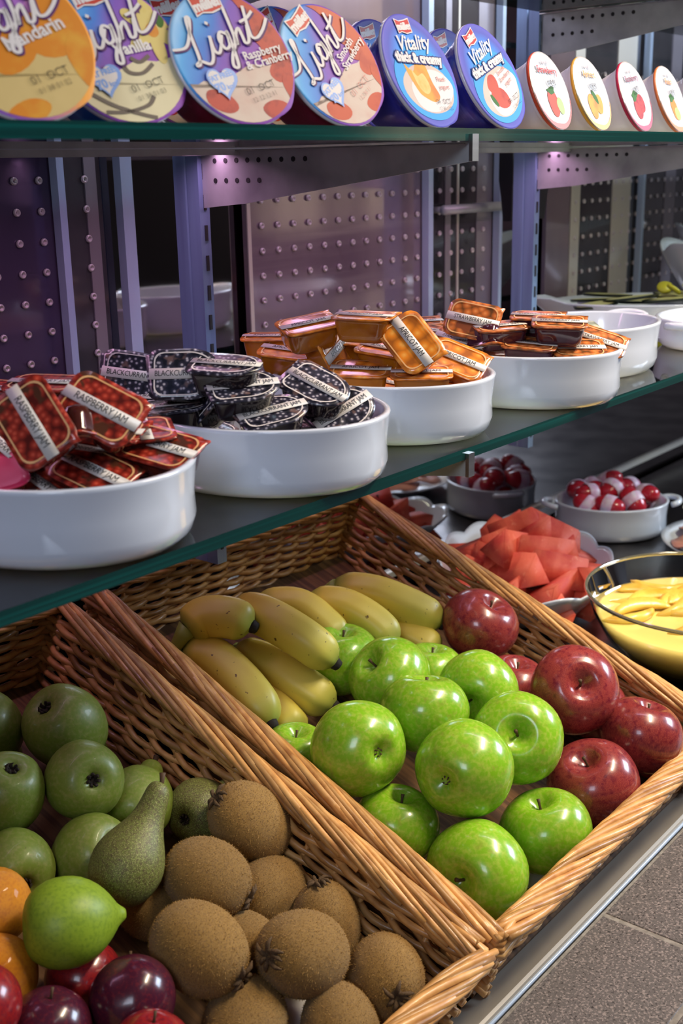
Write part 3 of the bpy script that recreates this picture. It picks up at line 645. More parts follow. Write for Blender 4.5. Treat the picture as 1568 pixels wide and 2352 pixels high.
for i, k in enumerate(GL): put(k, 'green_apple', GL[k], 'apple', 'green apples in the right basket', [('skin', AG[i % 4]), ('stem', STEM), ('calyx', CALYX)])
RL = dict(R1='dark red apple alone beside the bananas at the back', R2='big red apple with stem dimple facing up near the right rim', R3='red apple at the front rim beside the green ones', R4='dark glossy red apple at the right edge of the photo',
    R5='small part of a red apple behind the green apples', R6='red apple mostly hidden behind the big one at the right rim', R7='red apple tucked low between the front rim and the dark glossy one')
for i, k in enumerate(RL): put(k, 'red_apple', RL[k], 'apple', 'red apples in the right basket', [('skin', AR[i % 3]), ('stem', STEM), ('calyx', CALYX)])
def pear_mesh(m, long_=1.0, seed=0, prof=None):
    R_ = random.Random(seed); prof = prof or [(0.0, -0.40), (0.04, -0.405), (0.09, -0.45), (0.16, -0.475), (0.27, -0.455), (0.38, -0.36), (0.46, -0.2), (0.49, 0.0), (0.455, 0.18), (0.37, 0.36), (0.275, 0.52 * long_), (0.215, 0.68 * long_), (0.185, 0.84 * long_), (0.165, 0.98 * long_), (0.125, 1.07 * long_), (0.06, 1.11 * long_), (0.0, 1.11 * long_)]
    n = 32; rings = []; ph = R_.uniform(0, 6)
    # refine profile
    pr = []
    for i in range(len(prof) - 1):
        for t in (0, 0.5):
            p0, p1, p2, p3 = prof[max(i - 1, 0)], prof[i], prof[i + 1], prof[min(i + 2, len(prof) - 1)]
            pr.append(tuple(0.5 * ((2 * p1[c]) + (p2[c] - p0[c]) * t + (2 * p0[c] - 5 * p1[c] + 4 * p2[c] - p3[c]) * t * t + (-p0[c] + 3 * p1[c] - 3 * p2[c] + p3[c]) * t ** 3) for c in (0, 1)))
    pr.append(prof[-1])
    for r, z in pr:
        bend = 0.06 * max(z, 0) ** 2
        rings.append([(max(r, 0.0005) * (1 + 0.03 * cos(2 * j * 2 * pi / n + ph) + 0.02 * cos(3 * j * 2 * pi / n)) * cos(2 * pi * j / n) + bend, max(r, 0.0005) * sin(2 * pi * j / n), z) for j in range(n)])
    q = MB(); q.loft(rings); return q.mesh('skin', m)
def round_pear(m, seed):
    return pear_mesh(m, 0.72, seed)
ps = MB(); ps.tube([(0.05, 0, 1.05), (0.08, 0.0, 1.16), (0.12, 0.02, 1.26)], [0.045, 0.032, 0.045], 7); PSTEM = ps.mesh('stem', MT['stem'])
ps2 = MB(); ps2.tube([(0.02, 0, 0.74), (0.04, 0.0, 0.86), (0.07, 0.02, 0.95)], [0.045, 0.032, 0.045], 7); PSTEM2 = ps2.mesh('stem', MT['stem'])
pc = MB()
for k in range(7):
    a = k * 2 * pi / 7; pc.tube([(0.03 * cos(a), 0.03 * sin(a), -0.40), (0.075 * cos(a), 0.075 * sin(a), -0.452), (0.06 * cos(a + .3), 0.06 * sin(a + .3), -0.49)], [0.026, 0.022, 0.006], 5)
pc.lathe([(0.055, -0.425), (0.05, -0.43), (0, -0.41)], 10); PCAL = pc.mesh('calyx', mat('pear_calyx', (0.03, 0.02, 0.012), 0.9))
PR = [round_pear(MT['pear'], s) for s in (1, 2, 3)]; PSH = pear_mesh(mat('lime_pear_skin', (0.22, 0.33, 0.02), 0.42, var=[(24, (0.15, 0.25, 0.015), 0.45, 0.7)], bump=(180, 0.1, 0.001)), 0.46, 7, [(0.0, -0.42), (0.08, -0.44), (0.2, -0.455), (0.34, -0.39), (0.45, -0.22), (0.48, -0.02), (0.45, 0.16), (0.36, 0.32), (0.24, 0.44), (0.13, 0.52), (0.085, 0.57), (0.05, 0.61), (0.0, 0.61)]); PRL = pear_mesh(MT['pear_russet'], 1.02, 4)
PL = dict(P1='large pale green pear at the back by the basket corner', P2='pear cut by the photo edge at the back left', P3='green pear with its dark calyx facing the viewer', P4='green pear at the left photo edge with calyx on top',
    P5='long necked russet pear lying with its neck up to the basket side', P6='pear behind the neck of the russet one', P7='dull green pear behind the russet pear body', P8='dark shaded pear low at the left with black calyx', P9='bright green pear above the plums, tip pointing right', P10='small speckled pear behind the topmost kiwi')
for i, k in enumerate(PL):
    if k in ('P5', 'P10'): put(k, 'pear', PL[k], 'pear', 'pears in the left basket', [('skin', PRL), ('stem', PSTEM), ('calyx', PCAL)] if k == 'P5' else [('skin', PRL), ('calyx', PCAL)])
    elif k == 'P9': put(k, 'pear', PL[k], 'pear', 'pears in the left basket', [('skin', PSH)])
    else: put(k, 'pear', PL[k], 'pear', 'pears in the left basket', [('skin', PR[i % 3]), ('stem', PSTEM2), ('calyx', PCAL)])
def kiwi_shape(seed):
    R_ = random.Random(seed); n = 32; k = 20; rings = []; f1, f2 = R_.uniform(0, 6), R_.uniform(0, 6)
    for i in range(k + 1):
        t = pi * i / k
        rings.append([((0.47 * max(1e-5, sin(t)) ** 0.9 + 0.0005) * (1 + 0.035 * cos(2 * u + f1) + 0.02 * cos(3 * u + f2)) * cos(u), (0.47 * max(1e-5, sin(t)) ** 0.9 + 0.0005) * (1 + 0.035 * cos(2 * u + f1)) * sin(u), 0.575 * cos(t) * (1 - 0.03 * math.exp(-(sin(t) / .2) ** 2))) for u in [2 * pi * j / n for j in range(n)]])
    q = MB(); q.loft(rings); return q, q.mesh('skin', MT['kiwi'])
def fuzz_mesh(q, seed):
    R_ = random.Random(seed); h = MB(); fs = q.f
    for _ in range(5200):
        f = fs[R_.randrange(len(fs))]; a, b_, c_ = (Vector(q.v[i]) for i in f[:3])
        u, v_ = R_.random(), R_.random(); p = a + (b_ - a) * u + (c_ - a) * v_ * (1 - u)
        if len(f) == 4: p = a + (b_ - a) * u + (Vector(q.v[f[3]]) - a) * v_
        n_ = p.normalized(); t = n_.cross(Vector((R_.uniform(-1, 1), R_.uniform(-1, 1), R_.uniform(-1, 1)))).normalized()
        l = R_.uniform(0.014, 0.034); tip = p + n_ * l * 0.8 + t * l * R_.uniform(0.2, 0.9); s = t.cross(n_) * 0.0028
        h.add([tuple(p - s), tuple(p + s), tuple(tip)], [(0, 1, 2)])
    return h.mesh('fuzz', MT['fuzz'])
KQ = [kiwi_shape(s) for s in (1, 2, 3)]; KF = [fuzz_mesh(KQ[i][0], i) for i in range(3)]
kc = MB(); R_ = random.Random(5)
for k in range(7):
    a = k * 2 * pi / 7 + R_.uniform(-.25, .25); l = R_.uniform(0.09, 0.16); t_ = R_.uniform(-.5, .5)
    kc.tube([(0.03 * cos(a), 0.03 * sin(a), -0.54), (0.075 * cos(a), 0.075 * sin(a), -0.600), ((0.06 + l * .6) * cos(a + t_ * .6), (0.06 + l * .6) * sin(a + t_ * .6), -0.585 - l * .15), ((0.06 + l) * cos(a + t_), (0.06 + l) * sin(a + t_), -0.565 - l * .1)], [0.024, 0.030, 0.026, 0.008], 6)
kc.lathe([(0.10, -0.545), (0.08, -0.578), (0.05, -0.592), (0.03, -0.575), (0, -0.570)], 10); KCAL = kc.mesh('calyx', mat('kiwi_calyx', (0.17, 0.10, 0.045), 0.8, var=[(150, (0.05, 0.028, 0.014), 0.45, 0.6)], bump=(200, 0.6, 0.002)))
KL = dict(K1='topmost kiwi against the basket side, calyx turned to the pear', K2='golden brown kiwi at the centre of the left basket', K3='kiwi beside the golden one with a pointed calyx at its lower left', K4='large fuzzy kiwi right of the bright green pear', K5='kiwi mostly hidden behind the large fuzzy one',
    K6='kiwi in front with its calyx facing left', K7='kiwi behind the front ones by the basket side', K8='rightmost kiwi with a big open calyx at the basket corner', K9='kiwi at the bottom edge beside the dark plum', K10='kiwi at the bottom edge by the front rim', K11='dark shaded kiwi under the russet pear')
for i, k in enumerate(KL):
    r = put(k, 'kiwi', KL[k], 'kiwi', 'kiwis in the left basket', [('skin', KQ[i % 3][1]), ('calyx', KCAL)])
    tag(link('fuzz', KF[i % 3], r), kind='stuff')
om = MB(); om.lathe([(0.0005, 0.475)] + [(0.5 * sin(pi * i / 20), 0.49 * cos(pi * i / 20)) for i in range(1, 20)] + [(0.0005, -0.475)], 32); OM = om.mesh('peel', MT['orange'])
ob = MB(); ob.lathe([(0.03, 0.475), (0.025, 0.486), (0.0, 0.484)], 7); OB = ob.mesh('button', MT['calyx'])
put('O1', 'orange', 'small orange at the left edge under the pears', 'orange', 'oranges in the left basket', [('peel', OM), ('button', OB)])
put('O2', 'orange', 'brighter small orange beside the green pear above the red plum', 'orange', 'oranges in the left basket', [('peel', OM), ('button', OB)])
def plum_mesh(m):
    n, k = 32, 20; rings = []
    for i in range(k + 1):
        t = pi * i / k
        rings.append([((0.49 * sin(t) + 0.0005) * (1 - 0.06 * math.exp(-((min(u, 2 * pi - u)) / 0.22) ** 2) * sin(t)) * cos(u), (0.49 * sin(t) + 0.0005) * sin(u), (0.5 if t > pi / 2 else 0.47) * cos(t) - (0.05 * math.exp(-(sin(t) / 0.15) ** 2) if t < 1.57 else 0)) for u in [2 * pi * j / n for j in range(n)]])
    q = MB(); q.loft(rings); return q.mesh('skin', m)
PMD, PMR = plum_mesh(MT['plum_dark']), plum_mesh(MT['plum_red'])
pst = MB(); pst.tube([(0, 0, 0.42), (0.01, 0, 0.48), (0.03, 0.01, 0.55)], [0.02, 0.015, 0.02], 6); PST = pst.mesh('stem', MT['stem'])
ML = dict(M1=('glossy dark purple plum in front of the large kiwi', PMD), M2=('red plum behind the dark purple one', PMR), M3=('wine red plum at the bottom edge in front of the red one', PMD), M4=('dark red plum at the left bottom corner beside the orange', PMR), M5=('red plum cut by the bottom edge below the dark purple one', PMR))
for k, (lab, me) in ML.items(): put(k, 'plum', lab, 'plum', 'plums in the left basket', [('skin', me), ('stem', PST)])

# bananas
bm_ = bpy.data.materials.new('banana_peel'); bm_.use_nodes = True; nt = bm_.node_tree; b = nt.nodes['Principled BSDF']; b.inputs['Roughness'].default_value = 0.42
N = nt.nodes.new; L = nt.links.new; at = N('ShaderNodeAttribute'); at.attribute_name = 'along'; rp = N('ShaderNodeValToRGB'); L(at.outputs['Fac'], rp.inputs[0]); el = rp.color_ramp.elements
el[0].position, el[0].color = 0.0, (0.30, 0.33, 0.05, 1); el[1].position, el[1].color = 1.0, (0.33, 0.36, 0.06, 1)
for p, cc in ((0.16, (0.76, 0.52, 0.06, 1)), (0.55, (0.74, 0.54, 0.085, 1)), (0.82, (0.66, 0.54, 0.09, 1))): x = el.new(p); x.color = cc
tc = N('ShaderNodeTexCoord'); nz = N('ShaderNodeTexNoise'); nz.inputs['Scale'].default_value = 190; nz.inputs['Detail'].default_value = 2; L(tc.outputs['Object'], nz.inputs['Vector'])
mr = N('ShaderNodeMapRange'); mr.inputs['From Min'].default_value = 0.70; mr.inputs['From Max'].default_value = 0.75; L(nz.outputs['Fac'], mr.inputs['Value'])
mx = N('ShaderNodeMix'); mx.data_type = 'RGBA'; L(mr.outputs[0], mx.inputs['Factor']); L(rp.outputs[0], mx.inputs['A']); mx.inputs['B'].default_value = (0.14, 0.07, 0.015, 1)
n2 = N('ShaderNodeTexNoise'); n2.inputs['Scale'].default_value = 28; L(tc.outputs['Object'], n2.inputs['Vector']); m2 = N('ShaderNodeMapRange'); m2.inputs['From Min'].default_value = 0.5; m2.inputs['From Max'].default_value = 0.75; m2.inputs['To Max'].default_value = 0.28; L(n2.outputs['Fac'], m2.inputs['Value'])
mx2 = N('ShaderNodeMix'); mx2.data_type = 'RGBA'; L(m2.outputs[0], mx2.inputs['Factor']); L(mx.outputs['Result'], mx2.inputs['A']); mx2.inputs['B'].default_value = (0.50, 0.27, 0.03, 1); L(mx2.outputs['Result'], b.inputs['Base Color'])
MT['tip'] = mat('banana_tip', (0.018, 0.013, 0.01), 0.85, bump=(300, 0.6, 0.001))
def spline(pts, m):
    P = [Vector(p) for p in pts]; Q = []
    P = [P[0] * 2 - P[1]] + P + [P[-1] * 2 - P[-2]]
    for i in range(1, len(P) - 2):
        p0, p1, p2, p3 = P[i - 1:i + 3]
        for k in range(m):
            t = k / m
            Q.append(0.5 * ((2 * p1) + (p2 - p0) * t + (2 * p0 - 5 * p1 + 4 * p2 - p3) * t * t + (-p0 + 3 * p1 - 3 * p2 + p3) * t ** 3))
    Q.append(P[-2]); return Q
def banana(key, label, ends):
    pts, rad = BANANA[key]; Q = spline(pts, 7)
    # carry the curve on at the stem end so that the fruit is a full one
    base = Q[0]; r = empty('banana', base, None, label, 'banana', 'bananas in the right basket')
    Q = [q - base for q in Q]; n = len(Q); nrm = []
    rs = []
    for i in range(n):
        u = i / (n - 1); rr = rad * (1 - 0.10 * (2 * u - 1) ** 2)
        if u > 0.80: rr *= max(0.30, sqrt(max(0.0, 1 - ((u - 0.80) / 0.215) ** 2)))
        if u < 0.14: rr *= 0.62 + 0.38 * sin(pi / 2 * u / 0.14)
        rs.append(rr)
    # five sided, rounded section
    rings = []; prev = None; k = 25; along = []
    for i in range(n):
        t = (Q[min(i + 1, n - 1)] - Q[max(i - 1, 0)]).normalized()
        a = Vector((0, 0, 1)) if prev is None else prev
        u_ = (a - t * a.dot(t)).normalized(); prev = u_; w_ = t.cross(u_)
        rings.append([tuple(Q[i] + (u_ * cos(2 * pi * j / k) + w_ * sin(2 * pi * j / k)) * rs[i] * (1 + 0.045 * cos(5 * 2 * pi * j / k + 0.6))) for j in range(k)])
        along += [i / (n - 1)] * k
    q = MB(); q.loft(rings); me = q.mesh('peel', bm_)
    atr = me.attributes.new('along', 'FLOAT', 'POINT'); atr.data.foreach_set('value', along); link('peel', me, r)
    d = (Q[-1] - Q[-2]).normalized(); e = Q[-1]
    tp = MB(); tp.tube([e - d * 0.001, e + d * 0.002, e + d * 0.005, e + d * 0.006], [rs[-1] * 1.04, rs[-1] * 0.95, rs[-1] * 0.8, rs[-1] * 0.5], 9); tp.build('tip', MT['tip'], r)
    d = (Q[0] - Q[1]).normalized(); e = Q[0]; s_ = MB(); up = Vector((0, 0, 1))
    s_.tube([e - d * 0.001, e + d * 0.006 - up * 0.003, e + d * 0.014 - up * 0.009, e + d * 0.020 - up * 0.016], [rs[0], rs[0] * 0.72, rs[0] * 0.5, rs[0] * 0.45], 9); s_.build('stalk', bm_, r)
BL = dict(B1='short looking banana at the left back, black tip facing right', B2='banana lying across the middle, tip beside the shaded apple', B3='banana behind the middle one, black tip just above it', B4='banana curving down along the side rim to a dark tip',
    B5='banana nearest the side rim, mostly hidden by the rim', B6='banana under the middle one, tip down to the left apples', B7='banana at the bottom of the bunch below the lower two', B8='banana in the right bunch curving over the lower one', B9='topmost banana at the back ending at the dark red apple', B10='banana under the top right pair beside the dark red apple', B11='banana end showing between the two bunches')
for k, lab in BL.items(): banana(k, lab, None)

# ------------------------------------------------------------------ white dishes with jam portions on the lower shelf
SH = 0.3722
def dish_mesh(a, b, h, n=64, t=0.0035, foot=0.010):
    """oval straight sided dish with rounded foot and lip"""
    prof = [(-foot - 0.008, 0.0015), (-foot - 0.004, 0.0), (-foot + 0.0015, 0.0012), (-foot + 0.006, 0.0055), (-foot + 0.0085, 0.013), (-0.0022, h * 0.55), (0.0, h - 0.003), (0.0006, h - 0.001), (-0.0006, h), (-t + 0.0004, h), (-t - 0.0008, h - 0.002), (-t - 0.003, h * 0.5), (-t - 0.009, 0.010), (-t - 0.016, 0.0052), (-t - 0.026, 0.0045)]
    q = MB(); q.loft([ell(a + d, b + d, n, z) for d, z in prof], 0, True, True); return q
DISH = {}
def dish(name, x, y, a, b, h, label, cat='dish', group=None, z=SH, ears=None, rot=0):
    r = empty(name, (x, y, z), None, label, cat, group); r.rotation_euler = (0, 0, radians(rot))
    dish_mesh(a, b, h).build('body', MT['ceramic'], r)
    for s in (ears or ()):
        q = MB(); pts = []
        for i in range(15):
            t_ = pi * i / 14; pts.append((s * (a + 0.001 + 0.017 * sin(t_)), 0.022 * cos(t_), h - 0.006 + 0.003 * sin(t_)))
        q.tube(pts, [0.0045] * 15, 8); q.build('handle', MT['ceramic'], r)
        q = MB(); q.loft([[(s * (a - 0.001), 0.017 * c_, h - 0.008), (s * (a + 0.013), 0.012 * c_, h - 0.006), (s * (a + 0.013), 0.012 * c_, h - 0.0035), (s * (a - 0.001), 0.017 * c_, h - 0.0045)] for c_ in (-1, 1)]); 
    return r
DG = 'white oval dishes of jam portions on the lower glass shelf'
DX = [(0.4151, 0.5662, 'white oval dish at far left holding raspberry jam portions'), (0.5936, 0.5589, 'white oval dish holding blackcurrant jam portions'), (0.7601, 0.5783, 'white oval dish holding apricot jam portions'), (0.9395, 0.5556, 'white oval dish holding dark plum coloured jam portions')]
for x, y, lab in DX: dish('oval_dish', x, y, 0.080, 0.100, 0.0475, lab, 'dish', DG)

JK = {}
def jam_kind(kind, words, film, tub, ring, rounded):
    """prototype parts of one flavour: tub below a printed lid, lid with border, band and lettering"""
    a, b = 0.0240, 0.0180
    def outl(z=0, s=1.0, da=0.0):
        aa, bb = a * s - da, b * s - da
        if not rounded: p = rrect(aa, bb, 0.008 * s, 5, z)
        else:
            p = []
            for i in range(25): t = -pi / 2 + pi * i / 24; p.append((aa * 0.12 + aa * 0.88 * cos(t), bb * sin(t), z))
            for q_ in rrect(aa, bb, 0.006, 4, z)[5:15]: p.append(q_)
        return p
    q = MB(); q.loft([outl(-0.0012, 0.98), outl(-0.0012, 0.90), outl(-0.004, 0.885), outl(-0.013, 0.82), outl(-0.0175, 0.77), outl(-0.019, 0.70)], 0, False, True)
    T_ = q.mesh('tub', tub)
    q = MB(); o = outl(0, 1.0)
    if rounded: tabi = len(o) - 6
    else: tabi = 2
    o = [list(p) for p in o]; o[tabi][0] *= 1.10; o[tabi][1] *= 1.14
    cx = 0.0
    up_ = [(p[0], p[1], 0.0002 + 0.0006 * sin(p[0] * 210) * cos(p[1] * 160)) for p in o]
    inn = [(p[0] * 0.8, p[1] * 0.8, 0.0002 - 0.0004) for p in o]
    dn = [(p[0], p[1], p[2] - 0.0014) for p in up_]
    q.loft([dn, up_, inn], 0, True, True); Ld = q.mesh('lid', film)
    q = MB(); w_ = 0.0011
    ro = outl(0.0009, 0.86); ri = outl(0.0009, 0.86, 0.0009); q.loft([[(p[0], p[1], 0.0006) for p in ro], [(p[0], p[1], 0.0006) for p in ri]], 0, False, False); Rg = q.mesh('border_line', ring)
    q = MB(); hb = 0.0038; q.loft([[(-a * 0.99, -hb, z), (a * 0.99, -hb, z), (a * 0.99, hb, z), (-a * 0.99, hb, z)] for z in (0.0007, 0.0010)]); Bd = q.mesh('band', BAND)
    v, f = text_mb(words, 0.0050 if len(words) < 14 else 0.0043, 0.0, 0.0, space=0.95); q = MB(); q.add([(p[0], p[1] * 1.35, 0.00125) for p in v], f); Tx = q.mesh('lettering', INK, False)
    JK[kind] = (T_, Ld, Rg, Bd, Tx)
BAND = mat('label_band', (0.60, 0.56, 0.53), 0.45); INK = mat('ink', (0.02, 0.018, 0.018), 0.6)
RINGC = mat('gold_line', (0.75, 0.42, 0.18), 0.4); RINGW = mat('pale_line', (0.75, 0.68, 0.66), 0.4)
tubr = mat('raspberry_tub', (0.055, 0.009, 0.006), 0.12, coat=0.6, var=[(60, (0.10, 0.018, 0.010), 0.5, 0.7)])
tubb = mat('blackcurrant_tub', (0.012, 0.007, 0.009), 0.12, coat=0.6)
tuba = mat('apricot_tub', (0.50, 0.165, 0.008), 0.14, coat=0.6, sss=0.25, rand=0.25, var=[(50, (0.36, 0.085, 0.006), 0.45, 0.7)])
tubs = mat('plum_jam_tub', (0.050, 0.010, 0.020), 0.12, coat=0.6, var=[(60, (0.09, 0.02, 0.03), 0.5, 0.7)])
jam_kind('d1', 'RASPBERRY JAM', berry_film('raspberry_film', (0.085, 0.026, 0.012), (0.10, 0.008, 0.005), (0.36, 0.030, 0.016), 210, (0.62, 0.09, 0.05)), tubr, RINGC, False)
jam_kind('d2', 'BLACKCURRANT JAM', berry_film('blackcurrant_film', (0.17, 0.10, 0.09), (0.008, 0.008, 0.014), (0.035, 0.032, 0.055), 250, (0.65, 0.6, 0.66)), tubb, RINGW, True)
jam_kind('d3', 'APRICOT JAM', berry_film('apricot_film', (0.40, 0.13, 0.045), (0.36, 0.10, 0.012), (0.80, 0.24, 0.02), 110, (0.9, 0.42, 0.08)), tuba, RINGC, False)
jam_kind('d4', 'STRAWBERRY JAM', berry_film('strawberry_film', (0.20, 0.055, 0.022), (0.14, 0.05, 0.012), (0.58, 0.15, 0.03), 150, (0.75, 0.28, 0.08)), tubs, RINGC, False)
pink_film = mat('pink_lid_film', (0.62, 0.03, 0.10), 0.35, coat=0.3, bump=(80, 0.2, 0.001))
def sub(kind, lid_mat=None):
    T_, Ld, Rg, Bd, Tx = JK[kind]
    r = empty('jam_portion', (0, 0, 0), None)
    link('tub', T_, r); l = link('lid', Ld, r); link('border_line', Rg, l); link('band', Bd, l); link('lettering', Tx, l)
    return r
FL = dict(d1='raspberry', d2='blackcurrant', d3='apricot', d4='strawberry')
JL = dict(
 d1=['raspberry jam portion standing steeply with its lid to the viewer', 'raspberry jam portion leaning against the blackcurrant dish', 'raspberry jam portion lying flat under the leaning one', 'raspberry jam portion lying level at the back of its dish', 'raspberry jam portion at the right rim, red lid and dark tub showing', 'raspberry jam portion at the front rim, lid sloping to the right', 'raspberry jam portion turned upside down with its tub up', 'raspberry jam portion half hidden at the left photo edge', 'jam portion with a plain pink lid at the left edge', 'raspberry jam portion low at the front beside the pink lid', 'raspberry jam portion behind the steep one at the left', 0, 0, 0],
 d2=['blackcurrant jam portion on top in the middle, label level and readable', 'blackcurrant jam portion at the right rim with its lid to the viewer', 'blackcurrant jam portion sloping down behind the top one', 'blackcurrant jam portion under the topmost one', 'blackcurrant jam portion seen edge on at the left rim', 'blackcurrant jam portion propped upright at the back left', 'blackcurrant jam portion propped upright right of the other upright one', 'blackcurrant jam portion lying flat in front of the upright ones', 'blackcurrant jam portion standing on edge between its neighbours', 'blackcurrant jam portion at the back beside the apricot dish', 0, 0, 0],
 d3=['apricot jam portion high at the back left of its dish', 'apricot jam portion with yellow tub, highest in its dish', 'apricot jam portion at the left end of its dish', 'apricot jam portion above the blackcurrant portions', 'apricot jam portion turned on its side', 'apricot jam portion with a big brown tub in the middle', 'apricot jam portion with its lid tilted steeply to the viewer', 'apricot jam portion at the right rim with a bright orange lid', 'apricot jam portion at the front left rim', 'apricot jam portion at the front rim in the middle', 'apricot jam portion behind the middle tub', 0, 0, 0],
 d4=['dark jam portion propped up at the back, lid to the viewer', 'dark jam portion with a bare tub beside the propped one', 'dark jam portion on top at the right with level lid', 'dark jam portion lying in the middle', 'dark jam portion at the front rim with level lid', 'dark jam portion at the right rim with its lid sloping', 'dark jam portion at the left beside the apricot lids', 'dark jam portion lying upside down at the front', 'dark jam portion flat at the back left', 'dark jam portion flat at the back behind the top one', 0, 0, 0])
for kind, rows in JAM.items():
    proto = sub(kind)
    for i, (loc, q, fl) in enumerate(rows):
        lab = JL[kind][i] if i < len(JL[kind]) else 0
        lab = lab or '%s jam portion buried low in the pile' % {'d4': 'dark'}.get(kind, FL[kind])
        g = '%s jam portions in their white dish' % {'d4': 'dark'}.get(kind, FL[kind])
        o = proto if i == 0 else None
        if o is None: o = copy_tree(proto, loc, q, lab, g)
        else:
            o.location = loc; o.rotation_mode = 'QUATERNION'; o.rotation_quaternion = q
        tag(o, lab, 'jam', g)
        if fl == 2:
            for ch in list(o.children):
                if ch.name.startswith('lid'):
                    for g_ in list(ch.children): bpy.data.objects.remove(g_)
                    ch.data = ch.data.copy(); ch.data.materials[0] = pink_film

# other dishes further along the shelf
dish('eared_dish', 1.098, 0.566, 0.086, 0.070, 0.050, 'white eared oval dish right of the dark jam dish', 'dish', 'eared white dishes on the lower shelf', ears=(1,))
dish('eared_dish', 1.335, 0.522, 0.086, 0.066, 0.034, 'white eared dish cut by the right photo edge on the shelf', 'dish', 'eared white dishes on the lower shelf', ears=(-1, 1))
sachet = mat('pale_sachet', (0.50, 0.50, 0.36), 0.4, var=[((30, 140, 30), (0.18, 0.20, 0.12), 0.5, 0.6)])
def sachet_obj(x, y, z, rz, tx, lab):
    q = MB(); n = 10; rings = []
    for i in range(n + 1):
        u = i / n; th = 0.0045 * max(0.0, sin(pi * u)) ** 0.6 + 0.0002
        rings.append([(-0.03 + 0.06 * u, -0.017, -0.0002), (-0.03 + 0.06 * u, 0, -th), (-0.03 + 0.06 * u, 0.017, -0.0002), (-0.03 + 0.06 * u, 0.017, 0.0002), (-0.03 + 0.06 * u, 0, th), (-0.03 + 0.06 * u, -0.017, 0.0002)])
    q.loft(rings); o = q.build('sachet', sachet, None, True, (x, y, z)); o.rotation_euler = (tx, 0.08, rz); tag(o, lab, 'sachet', 'sachets in the eared dish')
sachet_obj(1.088, 0.585, 0.402, 0.2, 0.05, 'greenish sachet lying at the left in the eared dish')
sachet_obj(1.128, 0.592, 0.410, -0.5, 0.3, 'greenish sachet propped at the back of the eared dish')
sachet_obj(1.110, 0.560, 0.394, 1.2, -0.05, 'greenish sachet low in the front of the eared dish')
# long platter with sliced greens
pl = empty('long_platter', (1.54, 0.685, SH), None, 'white long platter with pointed end carrying dark green slices', 'platter'); pl.rotation_euler = (0, 0, radians(-50))
q = MB(); prof = [(0.0, 0.006), (0.80, 0.0), (0.86, 0.004), (0.90, 0.012), (1.0, 0.021), (1.004, 0.0225), (0.99, 0.0235), (0.88, 0.015), (0.82, 0.0065), (0.0, 0.005)]
def plat(s, z, n=56):
    P = []
    for i in range(n):
        t_ = 2 * pi * i / n; x = cos(t_); y = sin(t_); px_ = 0.15 * s * (abs(x) ** 0.9) * (1 if x > 0 else -1); py_ = 0.078 * s * y
        if x < -0.9: px_ -= 0.10 * (abs(x) - 0.9) * 3 * s
        P.append((px_, py_, z + (0.006 if x < -0.93 and s > 0.95 else 0)))
    return P
q.loft([plat(max(s, 0.02), z) for s, z in prof]); q.build('body', MT['ceramic'], pl)
slm = MB(); 
def slice_mesh(R_):
    q = MB(); n = 24; rings = []
    for d, z in ((0.0, 0.0), (0.02, 0.003), (0.02, 0.0035), (-0.002, 0.0038)):
        rings.append([((0.034 + d * 0.05) * cos(2 * pi * j / n), (0.016 + d * 0.05) * sin(2 * pi * j / n), z) for j in range(n)])
    q.loft([rings[0], rings[1]], 0, True, False); q.loft([rings[1], [(p[0] * .9, p[1] * .86, 0.0034) for p in rings[1]]], 0, False, False); q.add([(p[0] * .9, p[1] * .86, 0.0034) for p in rings[1]], [tuple(range(n))], 1)
    return q.mesh('slice', [mat('dark_rind', (0.010, 0.016, 0.008), 0.3), mat('pale_green_flesh', (0.38, 0.38, 0.16), 0.45, var=[(60, (0.22, 0.20, 0.10), 0.5, 0.65)])])
slo = slice_mesh(None)
PLX = lambda u, v: (1.54 + u * cos(radians(-50)) - v * sin(radians(-50)), 0.685 + u * sin(radians(-50)) + v * cos(radians(-50)))
for i in range(13):
    x_, y_ = PLX(-0.10 + 0.0175 * i + rnd.uniform(-.005, .005), (-0.034, 0.004, 0.034)[i % 3] + rnd.uniform(-.006, .006))
    o = link('courgette_slice', slo, None, (x_, y_, SH + 0.019 + 0.0024 * (i % 4)))
    o.rotation_euler = (rnd.uniform(-.1, .1), rnd.uniform(-.15, .15), radians(-50) + rnd.uniform(-.5, .5)); tag(o, 'dark rimmed green slice lying on the long white platter', 'slice', 'dark green slices on the long platter')
lem = mat('lemon_green', (0.48, 0.46, 0.03), 0.4); 
for i, (dx, dy, rz) in enumerate(((0.0, 0.0, 0.2), (0.025, -0.012, 0.9), (0.018, 0.02, -0.5))):
    q = MB(); q.loft([[(0.011 * cos(2 * pi * j / 14) * s, 0.011 * sin(2 * pi * j / 14) * s, z) for j in range(14)] for s, z in ((0.95, 0), (1, 0.002), (0.93, 0.004))])
    o = q.build('lemon_slice', lem, None, True, (1.535 + dx, 0.665 + dy, SH + 0.036)); o.rotation_euler = (0.5, 0.4 * (1 - i), rz); tag(o, ('yellow green slice on the middle of the platter', 'yellow green slice nearest the viewer on the platter', 'yellow green slice at the back of the platter')[i], 'slice', 'yellow slices on the long platter')
q = MB(); R2 = random.Random(3)
n = 24; rings = []
for i in range(13):
    t_ = pi * i / 12; rings.append([((0.030 * sin(t_) + 0.0005) * (1 + 0.25 * sin(4 * u + i)) * cos(u), (0.026 * sin(t_) + 0.0005) * (1 + 0.25 * sin(3 * u + 2 * i)) * sin(u), 0.020 * cos(t_) * (1 + 0.1 * sin(5 * u))) for u in [2 * pi * j / n for j in range(n)]])
q.loft(rings); o = q.build('leaf_garnish', mat('dark_leaf', (0.012, 0.022, 0.012), 0.25), None, True, (1.585, 0.615, SH + 0.042)); tag(o, 'dark crinkled leaf garnish heaped on the platter', 'garnish')
